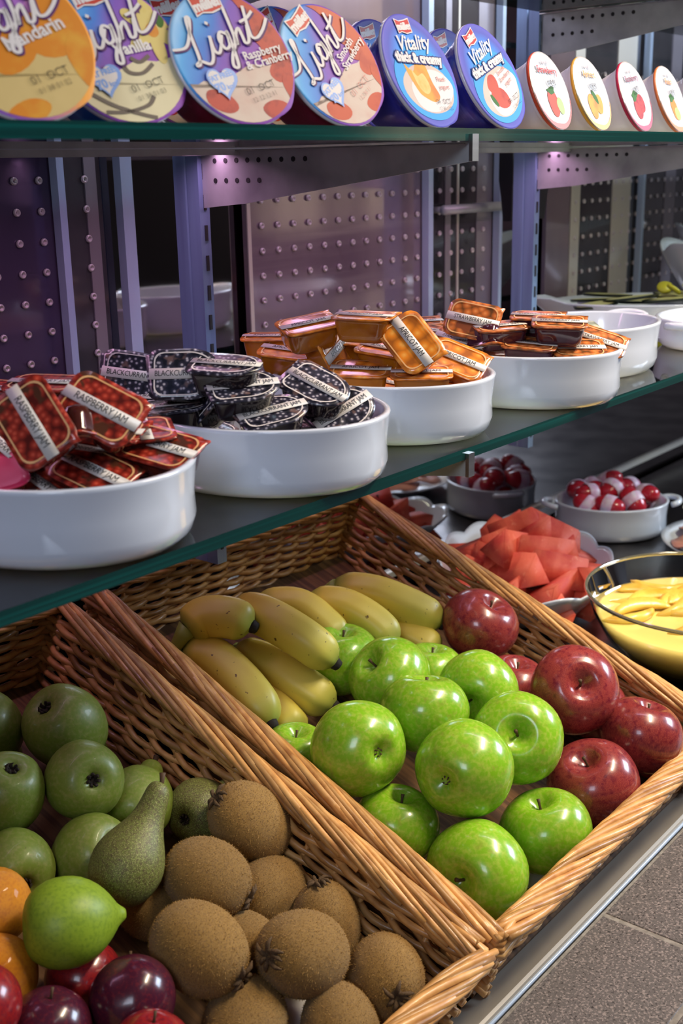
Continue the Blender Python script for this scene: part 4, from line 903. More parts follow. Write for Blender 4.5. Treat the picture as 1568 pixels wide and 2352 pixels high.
# petal edged bowls
def petal_bowl(x, y, z, lab, rz, R0=0.105, hh=0.10):
    q = MB(); n = 72; rings = []
    for s, zz, wv in ((0.42, 0.0015, 0), (0.45, 0.0, 0), (0.50, 0.004, 0), (0.70, 0.035, 0.1), (0.90, 0.075, 0.6), (1.0, 0.100, 1), (1.03, 0.106, 1), (1.01, 0.109, 1), (0.96, 0.100, 1), (0.86, 0.076, .6), (0.66, 0.038, .1), (0.45, 0.010, 0), (0.2, 0.007, 0)):
        rings.append([(R0 * s * cos(2 * pi * j / n) * (1 + 0.03 * wv * cos(5 * 2 * pi * j / n)), R0 * s * sin(2 * pi * j / n) * (1 + 0.03 * wv * cos(5 * 2 * pi * j / n)), hh / 0.109 * (zz + 0.020 * wv * (abs(cos(2.5 * 2 * pi * j / n)) - 0.6))) for j in range(n)])
    q.loft(rings); o = q.build('petal_bowl', MT['ceramic'], None, True, (x, y, z)); o.rotation_euler = (0, 0, rz); tag(o, lab, 'bowl', 'petal edged white bowls at right')
petal_bowl(1.70, 0.650, SH, 'white petal edged bowl at the right photo edge, nearer one', 0.3, 0.10, 0.088)
petal_bowl(1.93, 0.72, SH, 'white petal edged bowl behind the nearer one', 0.9)

# ------------------------------------------------------------------ yogurt pots on the upper shelf
US = 0.603
WHITE = mat('print_white', (0.588, 0.545, 0.534), 0.4, spec=0.15); LOGO = mat('logo_red', (0.434, 0.030, 0.020), 0.4, spec=0.15); DKP = mat('print_plum', (0.070, 0.013, 0.104), 0.45, spec=0.15); DKI = mat('print_black', (0.021, 0.017, 0.016), 0.5, spec=0.15)
CYB = mat('heart_blue', (0.02, 0.16, 0.52), 0.4); NAVY = mat('print_navy', (0.014, 0.020, 0.143), 0.4, spec=0.15)
VAN = mat('vanilla_yellow', (0.560, 0.439, 0.143), 0.4, var=[(90, (0.490, 0.332, 0.065), 0.5, 0.7)], spec=0.15); POD = mat('vanilla_pod', (0.035, 0.015, 0.010), 0.5); LEAF = mat('print_leaf', (0.035, 0.120, 0.013), 0.5, spec=0.15)
ORG = mat('mandarin_print', (0.546, 0.180, 0.010), 0.4, var=[(60, (0.574, 0.279, 0.026), 0.5, 0.7)], spec=0.15); RASP = mat('raspberry_print', (0.385, 0.033, 0.023), 0.4, var=[(150, (0.252, 0.013, 0.016), 0.5, 0.65)], spec=0.15)
STR = mat('strawberry_print', (0.434, 0.060, 0.020), 0.4, var=[(70, (0.350, 0.033, 0.013), 0.5, 0.65)], spec=0.15); PCH = mat('peach_print', (0.595, 0.279, 0.026), 0.4, var=[(70, (0.560, 0.166, 0.020), 0.5, 0.7)], spec=0.15); PINKT = mat('print_pink', (0.504, 0.186, 0.156), 0.5, spec=0.15)
CREAMY = mat('cream_print', (0.504, 0.399, 0.339), 0.4, var=[(45, (0.476, 0.306, 0.260), 0.5, 0.75)], bump=(60, 0.2, 0.001), spec=0.15); CREAMV = mat('cream_vanilla_print', (0.560, 0.492, 0.312), 0.4, bump=(60, 0.3, 0.001), spec=0.15); CREAMO = mat('cream_mandarin_print', (0.504, 0.366, 0.143), 0.4, bump=(60, 0.3, 0.001), spec=0.15)
HALO = mat('halo_print', (0.03, 0.27, 0.62), 0.4, spec=0.15)
FOIL = grad_mat('light_lid_print', [(0.0, (0.30, 0.50, 0.72)), (0.20, (0.06, 0.30, 0.62)), (0.42, (0.035, 0.15, 0.50)), (0.62, (0.16, 0.06, 0.38)), (1.0, (0.22, 0.05, 0.33))], (0.75, -0.66, 0), -0.040, 0.012)
FOILM = grad_mat('mandarin_lid_print', [(0.0, (0.26, 0.10, 0.45)), (0.4, (0.30, 0.10, 0.40)), (1.0, (0.75, 0.30, 0.02))], (0.9, -0.35, 0), -0.012, 0.03)
FOILB = grad_mat('blue_lid_print', [(0.0, (0.10, 0.42, 0.80)), (0.62, (0.02, 0.18, 0.60)), (0.86, (0.045, 0.05, 0.36)), (1.0, (0.08, 0.07, 0.42))], None, 0.0, 0.041, noise=0.06, radial=True)
FOILW = mat('silver_lid', (0.36, 0.35, 0.34), 0.4, 0.25, bump=(120, 0.45, 0.0015), var=[(60, (0.364, 0.332, 0.326), 0.5, 0.7)])
CUPB = mat('blue_cup', (0.012, 0.09, 0.42), 0.3, coat=0.3, var=[((20, 20, 160), (0.03, 0.20, 0.60), 0.6, 0.66)]); CUPR = mat('crimson_cup', (0.20, 0.008, 0.035), 0.3, coat=0.3, var=[(90, (0.32, 0.04, 0.09), 0.6, 0.66)]); CUPV = mat('deep_blue_cup', (0.018, 0.022, 0.34), 0.3, coat=0.3, var=[((20, 20, 120), (0.08, 0.10, 0.5), 0.6, 0.66)]); CUPW = mat('white_cup', (0.76, 0.72, 0.72), 0.35); RIMW = mat('clear_rim', (0.62, 0.60, 0.68), 0.2, coat=0.5)
def unit_clip(pts, R_=0.965):
    out = []
    for x, y in pts:
        d = sqrt(x * x + y * y)
        out.append((x * R_ / d, y * R_ / d) if d > R_ else (x, y))
    return out
def smooth_poly(pts, m=5):
    n = len(pts); out = []
    for i in range(n):
        p0, p1, p2, p3 = (Vector((*pts[(i + k) % n], 0)) for k in (-1, 0, 1, 2))
        for k in range(m):
            t = k / m; q = 0.5 * ((2 * p1) + (p2 - p0) * t + (2 * p0 - 5 * p1 + 4 * p2 - p3) * t * t + (-p0 + 3 * p1 - 3 * p2 + p3) * t ** 3); out.append((q.x, q.y))
    return out
def blob(cx, cy, rx, ry, rot=0, n=20, wob=0.05, seed=0):
    c_, s_ = cos(radians(rot)), sin(radians(rot)); R_ = random.Random(seed); p1 = R_.uniform(0, 6)
    return unit_clip([(cx + c_ * rx * cos(t) * (1 + wob * sin(3 * t + p1)) - s_ * ry * sin(t) * (1 + wob * sin(2 * t + p1)), cy + s_ * rx * cos(t) + c_ * ry * sin(t) * (1 + wob * sin(2 * t))) for t in [2 * pi * i / n for i in range(n)]])
def art(r, items, name, parent, mats, lift=0.0006):
    """flat print: list of (kind, data, material index), drawn in order on the lid"""
    q = MB()
    lay = 0; prev = None
    for pts, mi in items:
        if mi != prev or len(pts) > 4: lay += 1
        prev = mi
        q.add([(p[0] * r, p[1] * r, lift + 0.00003 * lay) for p in pts], [tuple(range(len(pts)))], mi)
    return q.build(name, mats, parent, False)
def words(r, lines, m, parent, lift, name='lettering'):
    q = MB()
    for body, x, y, size, rot, bold, shear, al in lines:
        v, f = text_mb(body, size, bold, shear, al); T_ = M2(x, y, rot)
        q.add([((T_ @ Vector(p)).x * r, (T_ @ Vector(p)).y * r, lift) for p in v], f)
    return q.build(name, m, parent, False)
def strokes(r, lines, w_, m, parent, lift, name, off=(0, 0)):
    q = MB()
    for k, l in enumerate(lines):
        v, f = ribbon([(x + off[0], y + off[1]) for x, y in l], w_); q.add([(p[0] * r, p[1] * r, lift + 0.00004 * k) for p in v], f)
    return q.build(name, m, parent, False)
LIGHT = [[(-0.97, .27), (-.74, .27), (-.58, .44), (-.47, .64), (-.52, .66), (-.57, .42), (-.60, .12), (-.64, .0), (-.70, .0), (-.60, .04), (-.46, -.02), (-.36, .08), (-.27, .34)],
         [(-.27, .36), (-.30, .16), (-.24, .10), (-.16, .18), (-.06, .34)], [(-.235, .52), (-.215, .56)],
         [(.02, .34), (-.07, .38), (-.14, .28), (-.10, .14), (0.0, .18), (.05, .38), (.03, .10), (-.02, -.14), (-.10, -.12), (-.04, .02), (.10, .18), (.15, .34)],
         [(.17, .72), (.15, .40), (.13, .16), (.18, .30), (.27, .38), (.28, .26), (.28, .16), (.36, .18), (.44, .40)],
         [(.52, .68), (.45, .38), (.44, .22), (.54, .20), (.70, .30), (.84, .44)], [(.34, .46), (.50, .50), (.64, .58)]]
def flag(cx, cy, w_, h, rot, grow=0.0):
    T_ = M2(cx, cy, rot); a, b = w_ / 2 + grow, h / 2 + grow
    pts = [(-a, b * 1.1), (-a * .4, b * .8), (a * .3, b * .95), (a, b * 1.2), (a * .92, -b * .8), (a * .1, -b * 1.0), (-a * .5, -b * .75), (-a * .98, -b * 0.95)]
    return [((T_ @ Vector((x, y, 0))).x, (T_ @ Vector((x, y, 0))).y) for x, y in pts]
def heart(cx, cy, s, rot=0):
    pts = []
    for i in range(28):
        t = 2 * pi * i / 28; x = 16 * sin(t) ** 3 / 16; y = (13 * cos(t) - 5 * cos(2 * t) - 2 * cos(3 * t) - cos(4 * t)) / 16; pts.append((x * s, y * s))
    T_ = M2(cx, cy, rot); return [((T_ @ Vector((x, y, 0))).x, (T_ @ Vector((x, y, 0))).y) for x, y in pts]
def pot(name, loc, n, rot, r, label, foil, cup, rimm, group, h=0.040, r2=0.62, tab=True):
    zd = Vector(n).normalized(); xd = Vector((1, 0, 0)); xd = (xd - zd * xd.dot(zd)).normalized(); yd = zd.cross(xd)
    M_ = Matrix((xd, yd, zd)).transposed(); q = M_.to_quaternion() @ Quaternion((0, 0, 1), radians(rot))
    root = empty(name, loc, q, label, 'yogurt', group)
    c_ = MB(); c_.lathe([(r * 0.93, -0.0008), (r * 0.92, -0.006), (r * 0.90, -0.0065), (r * 0.86, -0.012), (r * (r2 + .04), -h * .93), (r * r2, -h), (r * (r2 - .08), -h), (r * (r2 - .1), -h + 0.0015)], 48, 0, None, True, True); c_.build('cup', cup, root)
    rm = MB(); rm.lathe([(r * 0.90, -0.0003), (r * 1.0, -0.0003), (r * 1.008, -0.0012), (r * 1.005, -0.0026), (r * 0.985, -0.0030), (r * 0.92, -0.0026)], 56); rm.build('rim', rimm, root)
    R_ = random.Random(label); l = MB(); N_ = 64; rings = []
    for k, s in enumerate((1.0, 0.985, 0.955, 0.6, 0.02)):
        rings.append([(r * s * cos(2 * pi * j / N_), r * s * sin(2 * pi * j / N_), (0.0, 0.00045, 0.0004, 0.0004, 0.0004)[k]) for j in range(N_)])
    if tab:
        for j in range(N_):
            a = 2 * pi * j / N_
            k = max(0.0, 1 - abs(((a - radians(-55) + pi) % (2 * pi)) - pi) / 0.33); x, y, z = rings[0][j]; rings[0][j] = (x * (1 + 0.05 * k), y * (1 + 0.05 * k), z - 0.0008 * k)
    l.loft(rings, 0, False, True); lid = l.build('lid', foil, root); return root, lid
YG = 'large yogurt pots on the upper shelf'
NL = (-0.19, -0.89, 0.40); NV = (0.03, -0.90, 0.40)
def light_pot(loc, rot, label, kind, n=NL, full=True):
    r = 0.041; foil = FOILM if kind == 'mandarin' else FOIL
    root, lid = pot('yogurt_pot', loc, n, rot, r, label, foil, CUPR if kind in ('raspberry', 'strawberry') else CUPB, RIMW, YG)
    fr = dict(mandarin=ORG, vanilla=VAN, raspberry=RASP, strawberry=STR)[kind]; cr = dict(mandarin=CREAMO, vanilla=CREAMV).get(kind, CREAMY)
    it = []
    cream = unit_clip([(-1, -.30), (-.7, -.22), (-.4, -.30), (-.1, -.22), (.2, -.14), (.5, -.22), (.8, -.2), (1, -.25)] + [(cos(radians(-a)), sin(radians(-a))) for a in range(15, 170, 8)])
    if kind != 'vanilla':
        it.append((unit_clip(smooth_poly([(.30, .95), (.42, .78), (.48, .55), (.40, .30), (.52, .06), (.46, -.12), (.70, -.26), (1.0, -.20), (1.0, .2), (.85, .6), (.6, .85)])), 1))
    it.append((cream, 0))
    if kind == 'vanilla':
        for k in range(6):
            a = radians(62 * k + 15); it.append((blob(.66 + .20 * cos(a), .22 + .24 * sin(a), .26, .11, 62 * k + 15, seed=k), 1))
        it.append((blob(.66, .2, .10, .10), 2)); it.append((blob(.86, .36, .16, .07, 70), 4))
        for pl_ in ([(-.05, -.12), (.0, -.28), (.2, -.33), (.42, -.24)], [(.12, -.1), (.24, -.18), (.42, -.12)], [(-.72, -.42), (-.45, -.66), (-.1, -.86), (.1, -.95)], [(-.6, -.72), (-.3, -.78), (.05, -.76), (.2, -.66)]):
            v, f = ribbon(pl_, 0.06)
            for ff in f: it.append(([v[i][:2] for i in ff], 3))
    elif kind == 'mandarin':
        it += [(blob(-.1, -.1, .42, .25, 20, seed=1), 1), (blob(.45, -.02, .4, .3, -15, seed=2), 1), (blob(-.3, -.85, .3, .15, 5, seed=3), 1), (blob(.78, -.45, .25, .38, 5, seed=4), 1)]
    else:
        it += [(blob(.72, -.32, .26, .17, 20, seed=1), 1), (blob(.30, -.86, .24, .15, -10, seed=2), 1), (blob(-.56, -.55, .26, .16, -35, seed=3), 1), (blob(.76, -.62, .16, .25, 5, seed=4), 1)]
    art(r, it, 'artwork', lid, [cr, fr, ORG, POD, LEAF])
    lf = 0.0011
    art(r, [(flag(-.06, .80, .50, .24, 4, 0.025), 0), (flag(-.06, .80, .50, .24, 4), 1)], 'logo', lid, [WHITE, LOGO], lf)
    words(r, [('müller', -.06, .80, .20, 6, .012, 0, 'CENTER')], WHITE, lid, lf + 0.00014, 'logo_lettering')
    strokes(r, LIGHT, 0.05, DKP, lid, lf, 'script_shadow', (0.02, -0.025)); strokes(r, LIGHT, 0.048, WHITE, lid, lf + 0.00017, 'script_lettering')
    T2 = dict(mandarin=[('Mandarin', .26, .02, .24, 8, .006, 0, 'CENTER')], vanilla=[('Vanilla', .22, .02, .22, 0, .008, 0, 'CENTER')], raspberry=[('Raspberry', .13, -.03, .175, 2, .004, 0, 'LEFT'), ('& Cranberry', .11, -.17, .175, 2, .004, 0, 'LEFT')], strawberry=[('Smooth', .16, .0, .175, 12, .004, 0, 'LEFT'), ('Strawberry', .14, -.15, .175, 12, .004, 0, 'LEFT')])[kind]
    words(r, T2, WHITE, lid, lf + 0.00024, 'flavour_lettering')
    if kind != 'mandarin':
        art(r, [(heart(-.40, -.30, .26, -8), 0), (heart(-.415, -.29, .215, -8), 1)], 'heart_badge', lid, [CYB, WHITE], lf + 0.00031)
        words(r, [('FAT FREE', -.42, -.22, .105, 4, .006, 0, 'CENTER'), ('70', -.49, -.37, .17, 4, .008, 0, 'CENTER'), ('kcal', -.31, -.385, .09, 4, .004, 0, 'CENTER')], CYB, lid, lf + 0.00042, 'badge_lettering')
    words(r, [('01  OCT', .18, -.50, .15, 4, -.002, 0, 'CENTER'), (dict(mandarin='01 38 01 02', vanilla='01 38 01 03', raspberry='12 12 12 11', strawberry='12 38 11')[kind], .18, -.64, .10, 4, -.002, 0, 'CENTER')], DKI if kind != 'strawberry' else PINKT, lid, lf + 0.00031, 'date_lettering')
    return root
light_pot((0.373, 0.500, 0.640), 10, 'orange and purple yogurt lid reading Mandarin at the left edge', 'mandarin')
light_pot((0.454, 0.519, 0.640), 8, 'purple and cream yogurt lid with a yellow flower reading Vanilla', 'vanilla')
light_pot((0.524, 0.500, 0.640), 8, 'purple and red yogurt lid reading Raspberry and Cranberry', 'raspberry')
light_pot((0.610, 0.497, 0.640), 27, 'tilted purple and red yogurt lid reading Smooth Strawberry', 'strawberry', (-0.10, -0.89, 0.42))
NU = (-0.16, -0.97, 0.16)
light_pot((0.556, 0.575, 0.6445), 8, 'blue yogurt lid peeking out between the vanilla and raspberry ones, behind', 'raspberry', NU); light_pot((0.649, 0.575, 0.6445), 18, 'blue yogurt lid peeking out between the raspberry and strawberry ones, behind', 'strawberry', NU)
def vital_pot(loc, rot, label, kind, n=NV):
    r = 0.041; root, lid = pot('yogurt_pot', loc, n, rot, r, label, FOILB, CUPV, RIMW, YG)
    it = [(blob(0, -.22, .88, .66, 0, 40, .0), 0), (blob(.02, -.32, .74, .44, 0, 40, .02), 1), (blob(.1, -.36, .66, .36, 8, 30, .05, 3), 2)]
    if kind == 'peach': it += [(smooth_poly([(-.50, .10), (-.30, -.02), (-.1, .16), (.12, .12), (.18, -.22), (.26, -.46), (.06, -.56), (-.2, -.48), (-.36, -.34)]), 3), (smooth_poly([(-.34, .02), (-.22, -.1), (-.02, -.06), (.06, -.3), (-.1, -.42), (-.28, -.3)]), 4)]
    else: it += [(blob(-.16, -.12, .22, .17, 15, seed=2), 3), (blob(-.12, -.40, .32, .20, -25, seed=5), 3), (blob(-.40, -.36, .06, .14, 20), 5)]
    art(r, it, 'artwork', lid, [HALO, CREAMY, WHITE, PCH if kind == 'peach' else STR, VAN, LEAF], .0006)
    lf = .0011
    art(r, [(flag(-.08, .76, .42, .22, 2, .02), 0), (flag(-.08, .76, .42, .22, 2), 1)], 'logo', lid, [WHITE, LOGO], lf); words(r, [('müller', -.08, .76, .16, 4, .012, 0, 'CENTER')], WHITE, lid, lf + 0.00014, 'logo_lettering')
    words(r, [('Vitality', .0, .47, .36, 3, .008, .35, 'CENTER')], WHITE, lid, lf + 0.00014, 'script_lettering')
    words(r, [('thick & creamy', .02, .20, .225, -2, .036, 0, 'CENTER')], NAVY, lid, lf + 0.00010, 'letter_outline'); words(r, [('thick & creamy', .02, .20, .225, -2, .016, 0, 'CENTER')], WHITE, lid, lf + 0.00021)
    words(r, [('Peach', .46, -.16, .12, 0, .0, .2, 'CENTER'), ('yogurt', .48, -.30, .12, 0, 0, .2, 'CENTER')] if kind == 'peach' else [('Smooth', .36, -.02, .12, 4, .0, .2, 'CENTER'), ('Strawberry', .40, -.14, .12, 4, 0, .2, 'CENTER'), ('yogurt', .42, -.26, .12, 4, 0, .2, 'CENTER')], PINKT, lid, lf + 0.00014, 'flavour_lettering')
    words(r, [('04  OCT', .30, -.56, .13, 0, -.002, 0, 'CENTER'), ('12 38 12 02', .30, -.68, .09, 0, -.002, 0, 'CENTER')], DKI, lid, lf + 0.00021, 'date_lettering')
vital_pot((0.703, 0.495, 0.6405), 3, 'blue yogurt lid with orange peach pieces', 'peach'); vital_pot((0.792, 0.494, 0.6405), 22, 'tilted blue yogurt lid with two strawberries', 'strawberry')
vital_pot((0.760, 0.575, 0.6445), 8, 'blue yogurt lid peeking out left of the peach one', 'peach', (0.0, -0.97, 0.16)); vital_pot((0.858, 0.575, 0.6445), 10, 'plain blue yogurt lid between the peach and strawberry ones, behind', 'strawberry', (0.0, -0.97, 0.16))
def small_pot(loc, label, ring, fruit, word, rot):
    r = 0.0322; root, lid = pot('small_yogurt_pot', loc, (0.06, -0.93, 0.345), rot, r, label, FOILW, CUPW, ring, 'small white yogurt pots on the upper shelf', 0.052, 0.66, False)
    cres = [(cos(radians(a)), sin(radians(a))) for a in range(185, 352, 6)]; cres2 = [(0.96 * cos(radians(a)) , .97 * sin(radians(a)) + .13 * (1 - abs(a - 268) / 84)) for a in range(350, 184, -6)]
    it = [([(x * .985, y * .985) for x, y in cres] + [(x, y) for x, y in cres2], 0)]
    F_ = dict(strawberry=[(blob(-.05, -.32, .28, .36, 5, seed=1), 1), (blob(.30, -.38, .18, .22, 10, seed=2), 2), (blob(-.02, .0, .2, .1, 0, seed=6, wob=.3), 3)], apricot=[(blob(-.2, -.36, .25, .34, 8, seed=1), 1), (blob(.22, -.28, .22, .28, -15, seed=2), 1), (blob(.06, -.1, .1, .22, 40, seed=4), 3)],
              raspberry=[(blob(-.1, -.34, .28, .30, 0, seed=1), 1), (blob(.2, -.22, .26, .26, 30, seed=2), 1), (blob(-.12, .02, .22, .13, 10, wob=.3, seed=3), 3)], mixed=[(blob(0, -.3, .24, .34, 10, seed=1), 1), (blob(.14, -.45, .2, .2, 0, seed=3), 2), (blob(-.05, .02, .18, .12, 0, wob=.3, seed=3), 3)])[fruit]
    lime = mat('lime_print', (0.25, 0.33, 0.03), 0.4) if 'lime_print' not in bpy.data.materials else bpy.data.materials['lime_print']
    art(r, it + F_, 'artwork', lid, [ring, dict(strawberry=STR, apricot=PCH, raspberry=RASP, mixed=ORG)[fruit], lime, LEAF], .0006)
    gm = bpy.data.materials.get('print_grey') or mat('print_grey', (0.30, 0.22, 0.22), 0.5)
    words(r, [('low fat', 0, .70, .15, 0, 0, 0, 'CENTER')] , gm, lid, .0016, 'small_lettering'); words(r, [(word, 0, .50, .24, 0, .004, 0, 'CENTER')], dict(strawberry=LOGO, apricot=PCH, raspberry=CUPR, mixed=ORG)[fruit], lid, .0016, 'flavour_lettering')
    words(r, [('USE BY', .08, .20, .15, 6, 0, 0, 'CENTER'), ('04 OCT', .10, .09, .12, 6, 0, 0, 'CENTER')], DKI, lid, .0016, 'date_lettering')
RED_R = mat('red_rim', (0.62, 0.07, 0.02), 0.35); YEL_R = mat('yellow_rim', (0.75, 0.38, 0.04), 0.35); CRI_R = mat('crimson_rim', (0.45, 0.015, 0.06), 0.35); ORG_R = mat('orange_rim', (0.65, 0.18, 0.05), 0.35)
small_pot((0.884, 0.496, 0.6335), 'small white pot with red rim and strawberry lid', RED_R, 'strawberry', 'Strawberry', 0); small_pot((0.955, 0.496, 0.6335), 'small white pot with yellow rim and orange fruit lid', YEL_R, 'apricot', 'Apricot', 0)
small_pot((1.038, 0.496, 0.6335), 'small white pot with crimson rim and raspberry lid', CRI_R, 'raspberry', 'Raspberry', 8); small_pot((1.115, 0.496, 0.6335), 'small white pot with orange rim at the right photo edge', ORG_R, 'mixed', 'Peach', 0)
small_pot((0.985, 0.600, 0.6335), 'small white pot behind the red rimmed one', ORG_R, 'mixed', 'Peach', 0); small_pot((1.205, 0.505, 0.6335), 'small white pot just beyond the orange rimmed one', YEL_R, 'apricot', 'Apricot', 0)

# ------------------------------------------------------------------ dishes in the cold well
WZ = 0.0305
r = dish('eared_dish', 1.60, 0.772, 0.086, 0.072, 0.052, 'white eared dish of red wrapped cheeses in the cold well', 'dish', None, WZ, (-1, 1), -50)
wax = mat('red_wax', (0.48, 0.012, 0.03), 0.28, coat=0.4, bump=(90, 0.3, 0.001)); wrap = mat('pink_white_wrap', (0.70, 0.45, 0.62), 0.4, var=[(120, (0.74, 0.62, 0.72), 0.45, 0.6)], bump=(120, 0.3, 0.001))
cb = MB(); n = 20
cb.loft([[((0.0165 * max(0.05, sin(pi * i / 10)) ** 0.75) * cos(2 * pi * j / n), (0.0145 * max(0.05, sin(pi * i / 10)) ** 0.75) * sin(2 * pi * j / n), 0.024 * -cos(pi * i / 10)) for j in range(n)] for i in range(11)]); CHB = cb.mesh('wax_body', wax)
cb = MB(); cb.lathe([(0.0166, -0.008), (0.0174, -0.007), (0.0176, 0.0), (0.0174, 0.007), (0.0166, 0.008)], 24, 0, Matrix.Diagonal((1, 0.9, 1, 1))); CHW = cb.mesh('wrapper', wrap)
CHT = mat('green_dot', (0.2, 0.35, 0.08), 0.4)
chl = ['red wrapped cheese at the left rim of its dish', 'red wrapped cheese left of the middle, label on top', 'red wrapped cheese in the middle with a wavy label', 'red wrapped cheese at the front rim with a white band', 'red wrapped cheese at the right front rim', 'red wrapped cheese at the right rim leaning outward', 'red wrapped cheese standing at the back, mostly red', 'small part of a red wrapped cheese at the back right', 'red wrapped cheese at the back centre', 'red wrapped cheese low at the front left']
pos = [(-.045, .035, .058), (-.035, -.005, .062), (.0, .0, .067), (-.012, -.038, .052), (.025, -.030, .056), (.050, -.008, .060), (.005, .042, .068), (.035, .036, .060), (-.02, .038, .060), (-.042, -.025, .048), (0, 0, .03), (.03, .0, .034), (-.03, 0.01, .034), (.055, .018, .042)]
for i, p in enumerate(pos):
    o = empty('wrapped_cheese', (1.60 + p[0] * .62 - p[1] * -.78 * 0 + 0, 0.772, 0), None, chl[i] if i < len(chl) else 'red wrapped cheese buried low in its dish', 'cheese', 'red wrapped cheeses in the well dish')
    a = radians(-50); o.location = (1.60 + p[0] * cos(a) - p[1] * sin(a), 0.772 + p[0] * sin(a) + p[1] * cos(a), WZ + p[2]); o.rotation_euler = (radians(75 + rnd.uniform(-25, 25)), rnd.uniform(-.4, .4), rnd.uniform(0, 6.28))
    link('wax_body', CHB, o); link('wrapper', CHW, o)
# watermelon dish
def scallop_dish(x, y, z, a, b, h, lab, rot, name='scalloped_dish', waves=13):
    q = MB(); n = waves * 8; rings = []
    for s, zz, wv in ((0.55, 0.001, 0), (0.62, 0.0, 0), (0.66, 0.004, 0), (0.84, 0.032, .4), (0.97, 0.052, 1), (1.0, 0.058, 1), (0.995, 0.0605, 1), (0.955, 0.055, 1), (0.82, 0.034, .4), (0.64, 0.008, 0), (0.3, 0.006, 0), (0.02, 0.006, 0)):
        rings.append([(a * s * cos(2 * pi * j / n) * (1 + .035 * wv * abs(cos(waves * pi * j / n))), b * s * sin(2 * pi * j / n) * (1 + .035 * wv * abs(cos(waves * pi * j / n))), h / .0605 * (zz + .007 * wv * (abs(cos(waves * pi * j / n)) - .6))) for j in range(n)])
    q.loft(rings); o = q.build(name, MT['ceramic'], None, True, (x, y, z)); o.rotation_euler = (0, 0, radians(rot)); return tag(o, lab, 'dish')
scallop_dish(1.262, 0.725, WZ, 0.160, 0.110, 0.060, 'large white scalloped dish heaped with watermelon in the cold well', 36)
wm = mat('watermelon_flesh', (0.72, 0.125, 0.07), 0.6, coat=0.0, spec=0.3, var=[(35, (0.60, 0.06, 0.045), 0.45, 0.65), (120, (0.80, 0.22, 0.13), 0.6, 0.75)], bump=(150, 0.35, 0.0015), rand=0.1)
seedm = mat('seed_brown', (0.05, 0.012, 0.01), 0.4)
def wedge(R_):
    q = MB(); L_ = R_.uniform(0.056, 0.075); w_ = R_.uniform(0.020, 0.027); h_ = R_.uniform(0.036, 0.048)
    pr = [(-w_, -h_ * .4), (w_, -h_ * .4 + R_.uniform(-.004, .004)), (R_.uniform(-.006, .006), h_ * .6)]
    rings = []
    for u in (-.5, -.2, .15, .5):
        k = 1 - .12 * abs(u) + R_.uniform(-.05, .05); rings.append([(u * L_ + R_.uniform(-.003, .003) * 1, y * k, z * k) for y, z in pr])
    q.loft(rings)
    me = q.mesh('flesh', wm, False); bm = bmesh.new(); bm.from_mesh(me); bmesh.ops.bevel(bm, geom=bm.edges[:], offset=0.0011, segments=2, affect='EDGES'); bm.to_mesh(me); bm.free(); me.polygons.foreach_set('use_smooth', [True] * len(me.polygons)); return me
R_ = random.Random(21); WM = [wedge(R_) for _ in range(6)]
sdm = MB(); sdm.loft([[(0.0022 * s * cos(2 * pi * j / 8), 0.0034 * s * sin(2 * pi * j / 8), z) for j in range(8)] for s, z in ((.5, -.0008), (1, 0), (.5, .0008))]); SDM = sdm.mesh('seed', seedm)
k = 0
for lay, (cnt, rr, z) in enumerate(((9, .095, .028), (8, .085, .047), (8, .065, .064), (5, .04, .082), (2, .015, .096))):
    for i in range(cnt):
        t = 2 * pi * (i + .37 * lay) / cnt + R_.uniform(-.2, .2); lx, ly = rr * 1.2 * cos(t), rr * .78 * sin(t); a = radians(36)
        o = empty('watermelon_wedge', (1.262 + lx * cos(a) - ly * sin(a), 0.725 + lx * sin(a) + ly * cos(a), WZ + z), None, ('watermelon wedge low in the heap, along the rim of the scalloped dish', 'watermelon wedge in the second layer of the heap', 'watermelon wedge halfway up the heap in the scalloped dish', 'watermelon wedge near the top of the heap', 'one of the topmost watermelon wedges on the heap')[lay], 'watermelon', 'watermelon wedges in the scalloped dish')
        o.rotation_euler = (R_.uniform(-.9, .9), R_.uniform(-.5, .5), R_.uniform(0, 6.28)); link('flesh', WM[k % 6], o); k += 1
        if k % 3 == 0: link('seed', SDM, o, (R_.uniform(-.01, .01), 0.009, 0.006))
# glass bowl with peach slices in syrup
gx, gy, gr = 1.217, 0.464, 0.136
root = empty('glass_bowl', (gx, gy, WZ), None, 'clear glass bowl of yellow peach slices right of the basket', 'bowl')
q = MB(); q.lathe([(0.0005, 0.003), (0.070, 0.0025), (0.078, 0.0), (0.088, 0.006), (0.112, 0.030), (0.127, 0.058), (0.1345, 0.082)], 72); q.build('wall', MT['bowlglass'], root)
q = MB(); q.loft([[((gr - .0012 + .0022 * cos(2 * pi * k / 8)) * cos(2 * pi * j / 72), (gr - .0012 + .0022 * cos(2 * pi * k / 8)) * sin(2 * pi * j / 72), 0.083 + .0022 * sin(2 * pi * k / 8)) for k in range(8)] for j in range(72)], 0, False, False, None, True); q.build('lip', mat('glass_lip', (0.34, 0.32, 0.20), 0.08, coat=0.8, trans=0.6), root)
syr = mat('peach_syrup', (0.86, 0.68, 0.20), 0.10, coat=0.5); 
q = MB(); q.lathe([(0.0005, 0.0045), (0.068, 0.0045), (0.085, 0.0085), (0.109, 0.032), (0.1225, 0.0560), (0.118, 0.0565), (0.0005, 0.0565)], 64); o = q.build('peach_syrup', syr, None, True, (gx, gy, WZ)); tag(o, 'yellow syrup filling the glass bowl around the peach slices', 'syrup', None, 'stuff')
pm = mat('peach_flesh', (0.78, 0.52, 0.08), 0.38, coat=0.2, rand=0.12, var=[(40, (0.62, 0.30, 0.02), 0.5, 0.7)])
q = MB(); rings = []
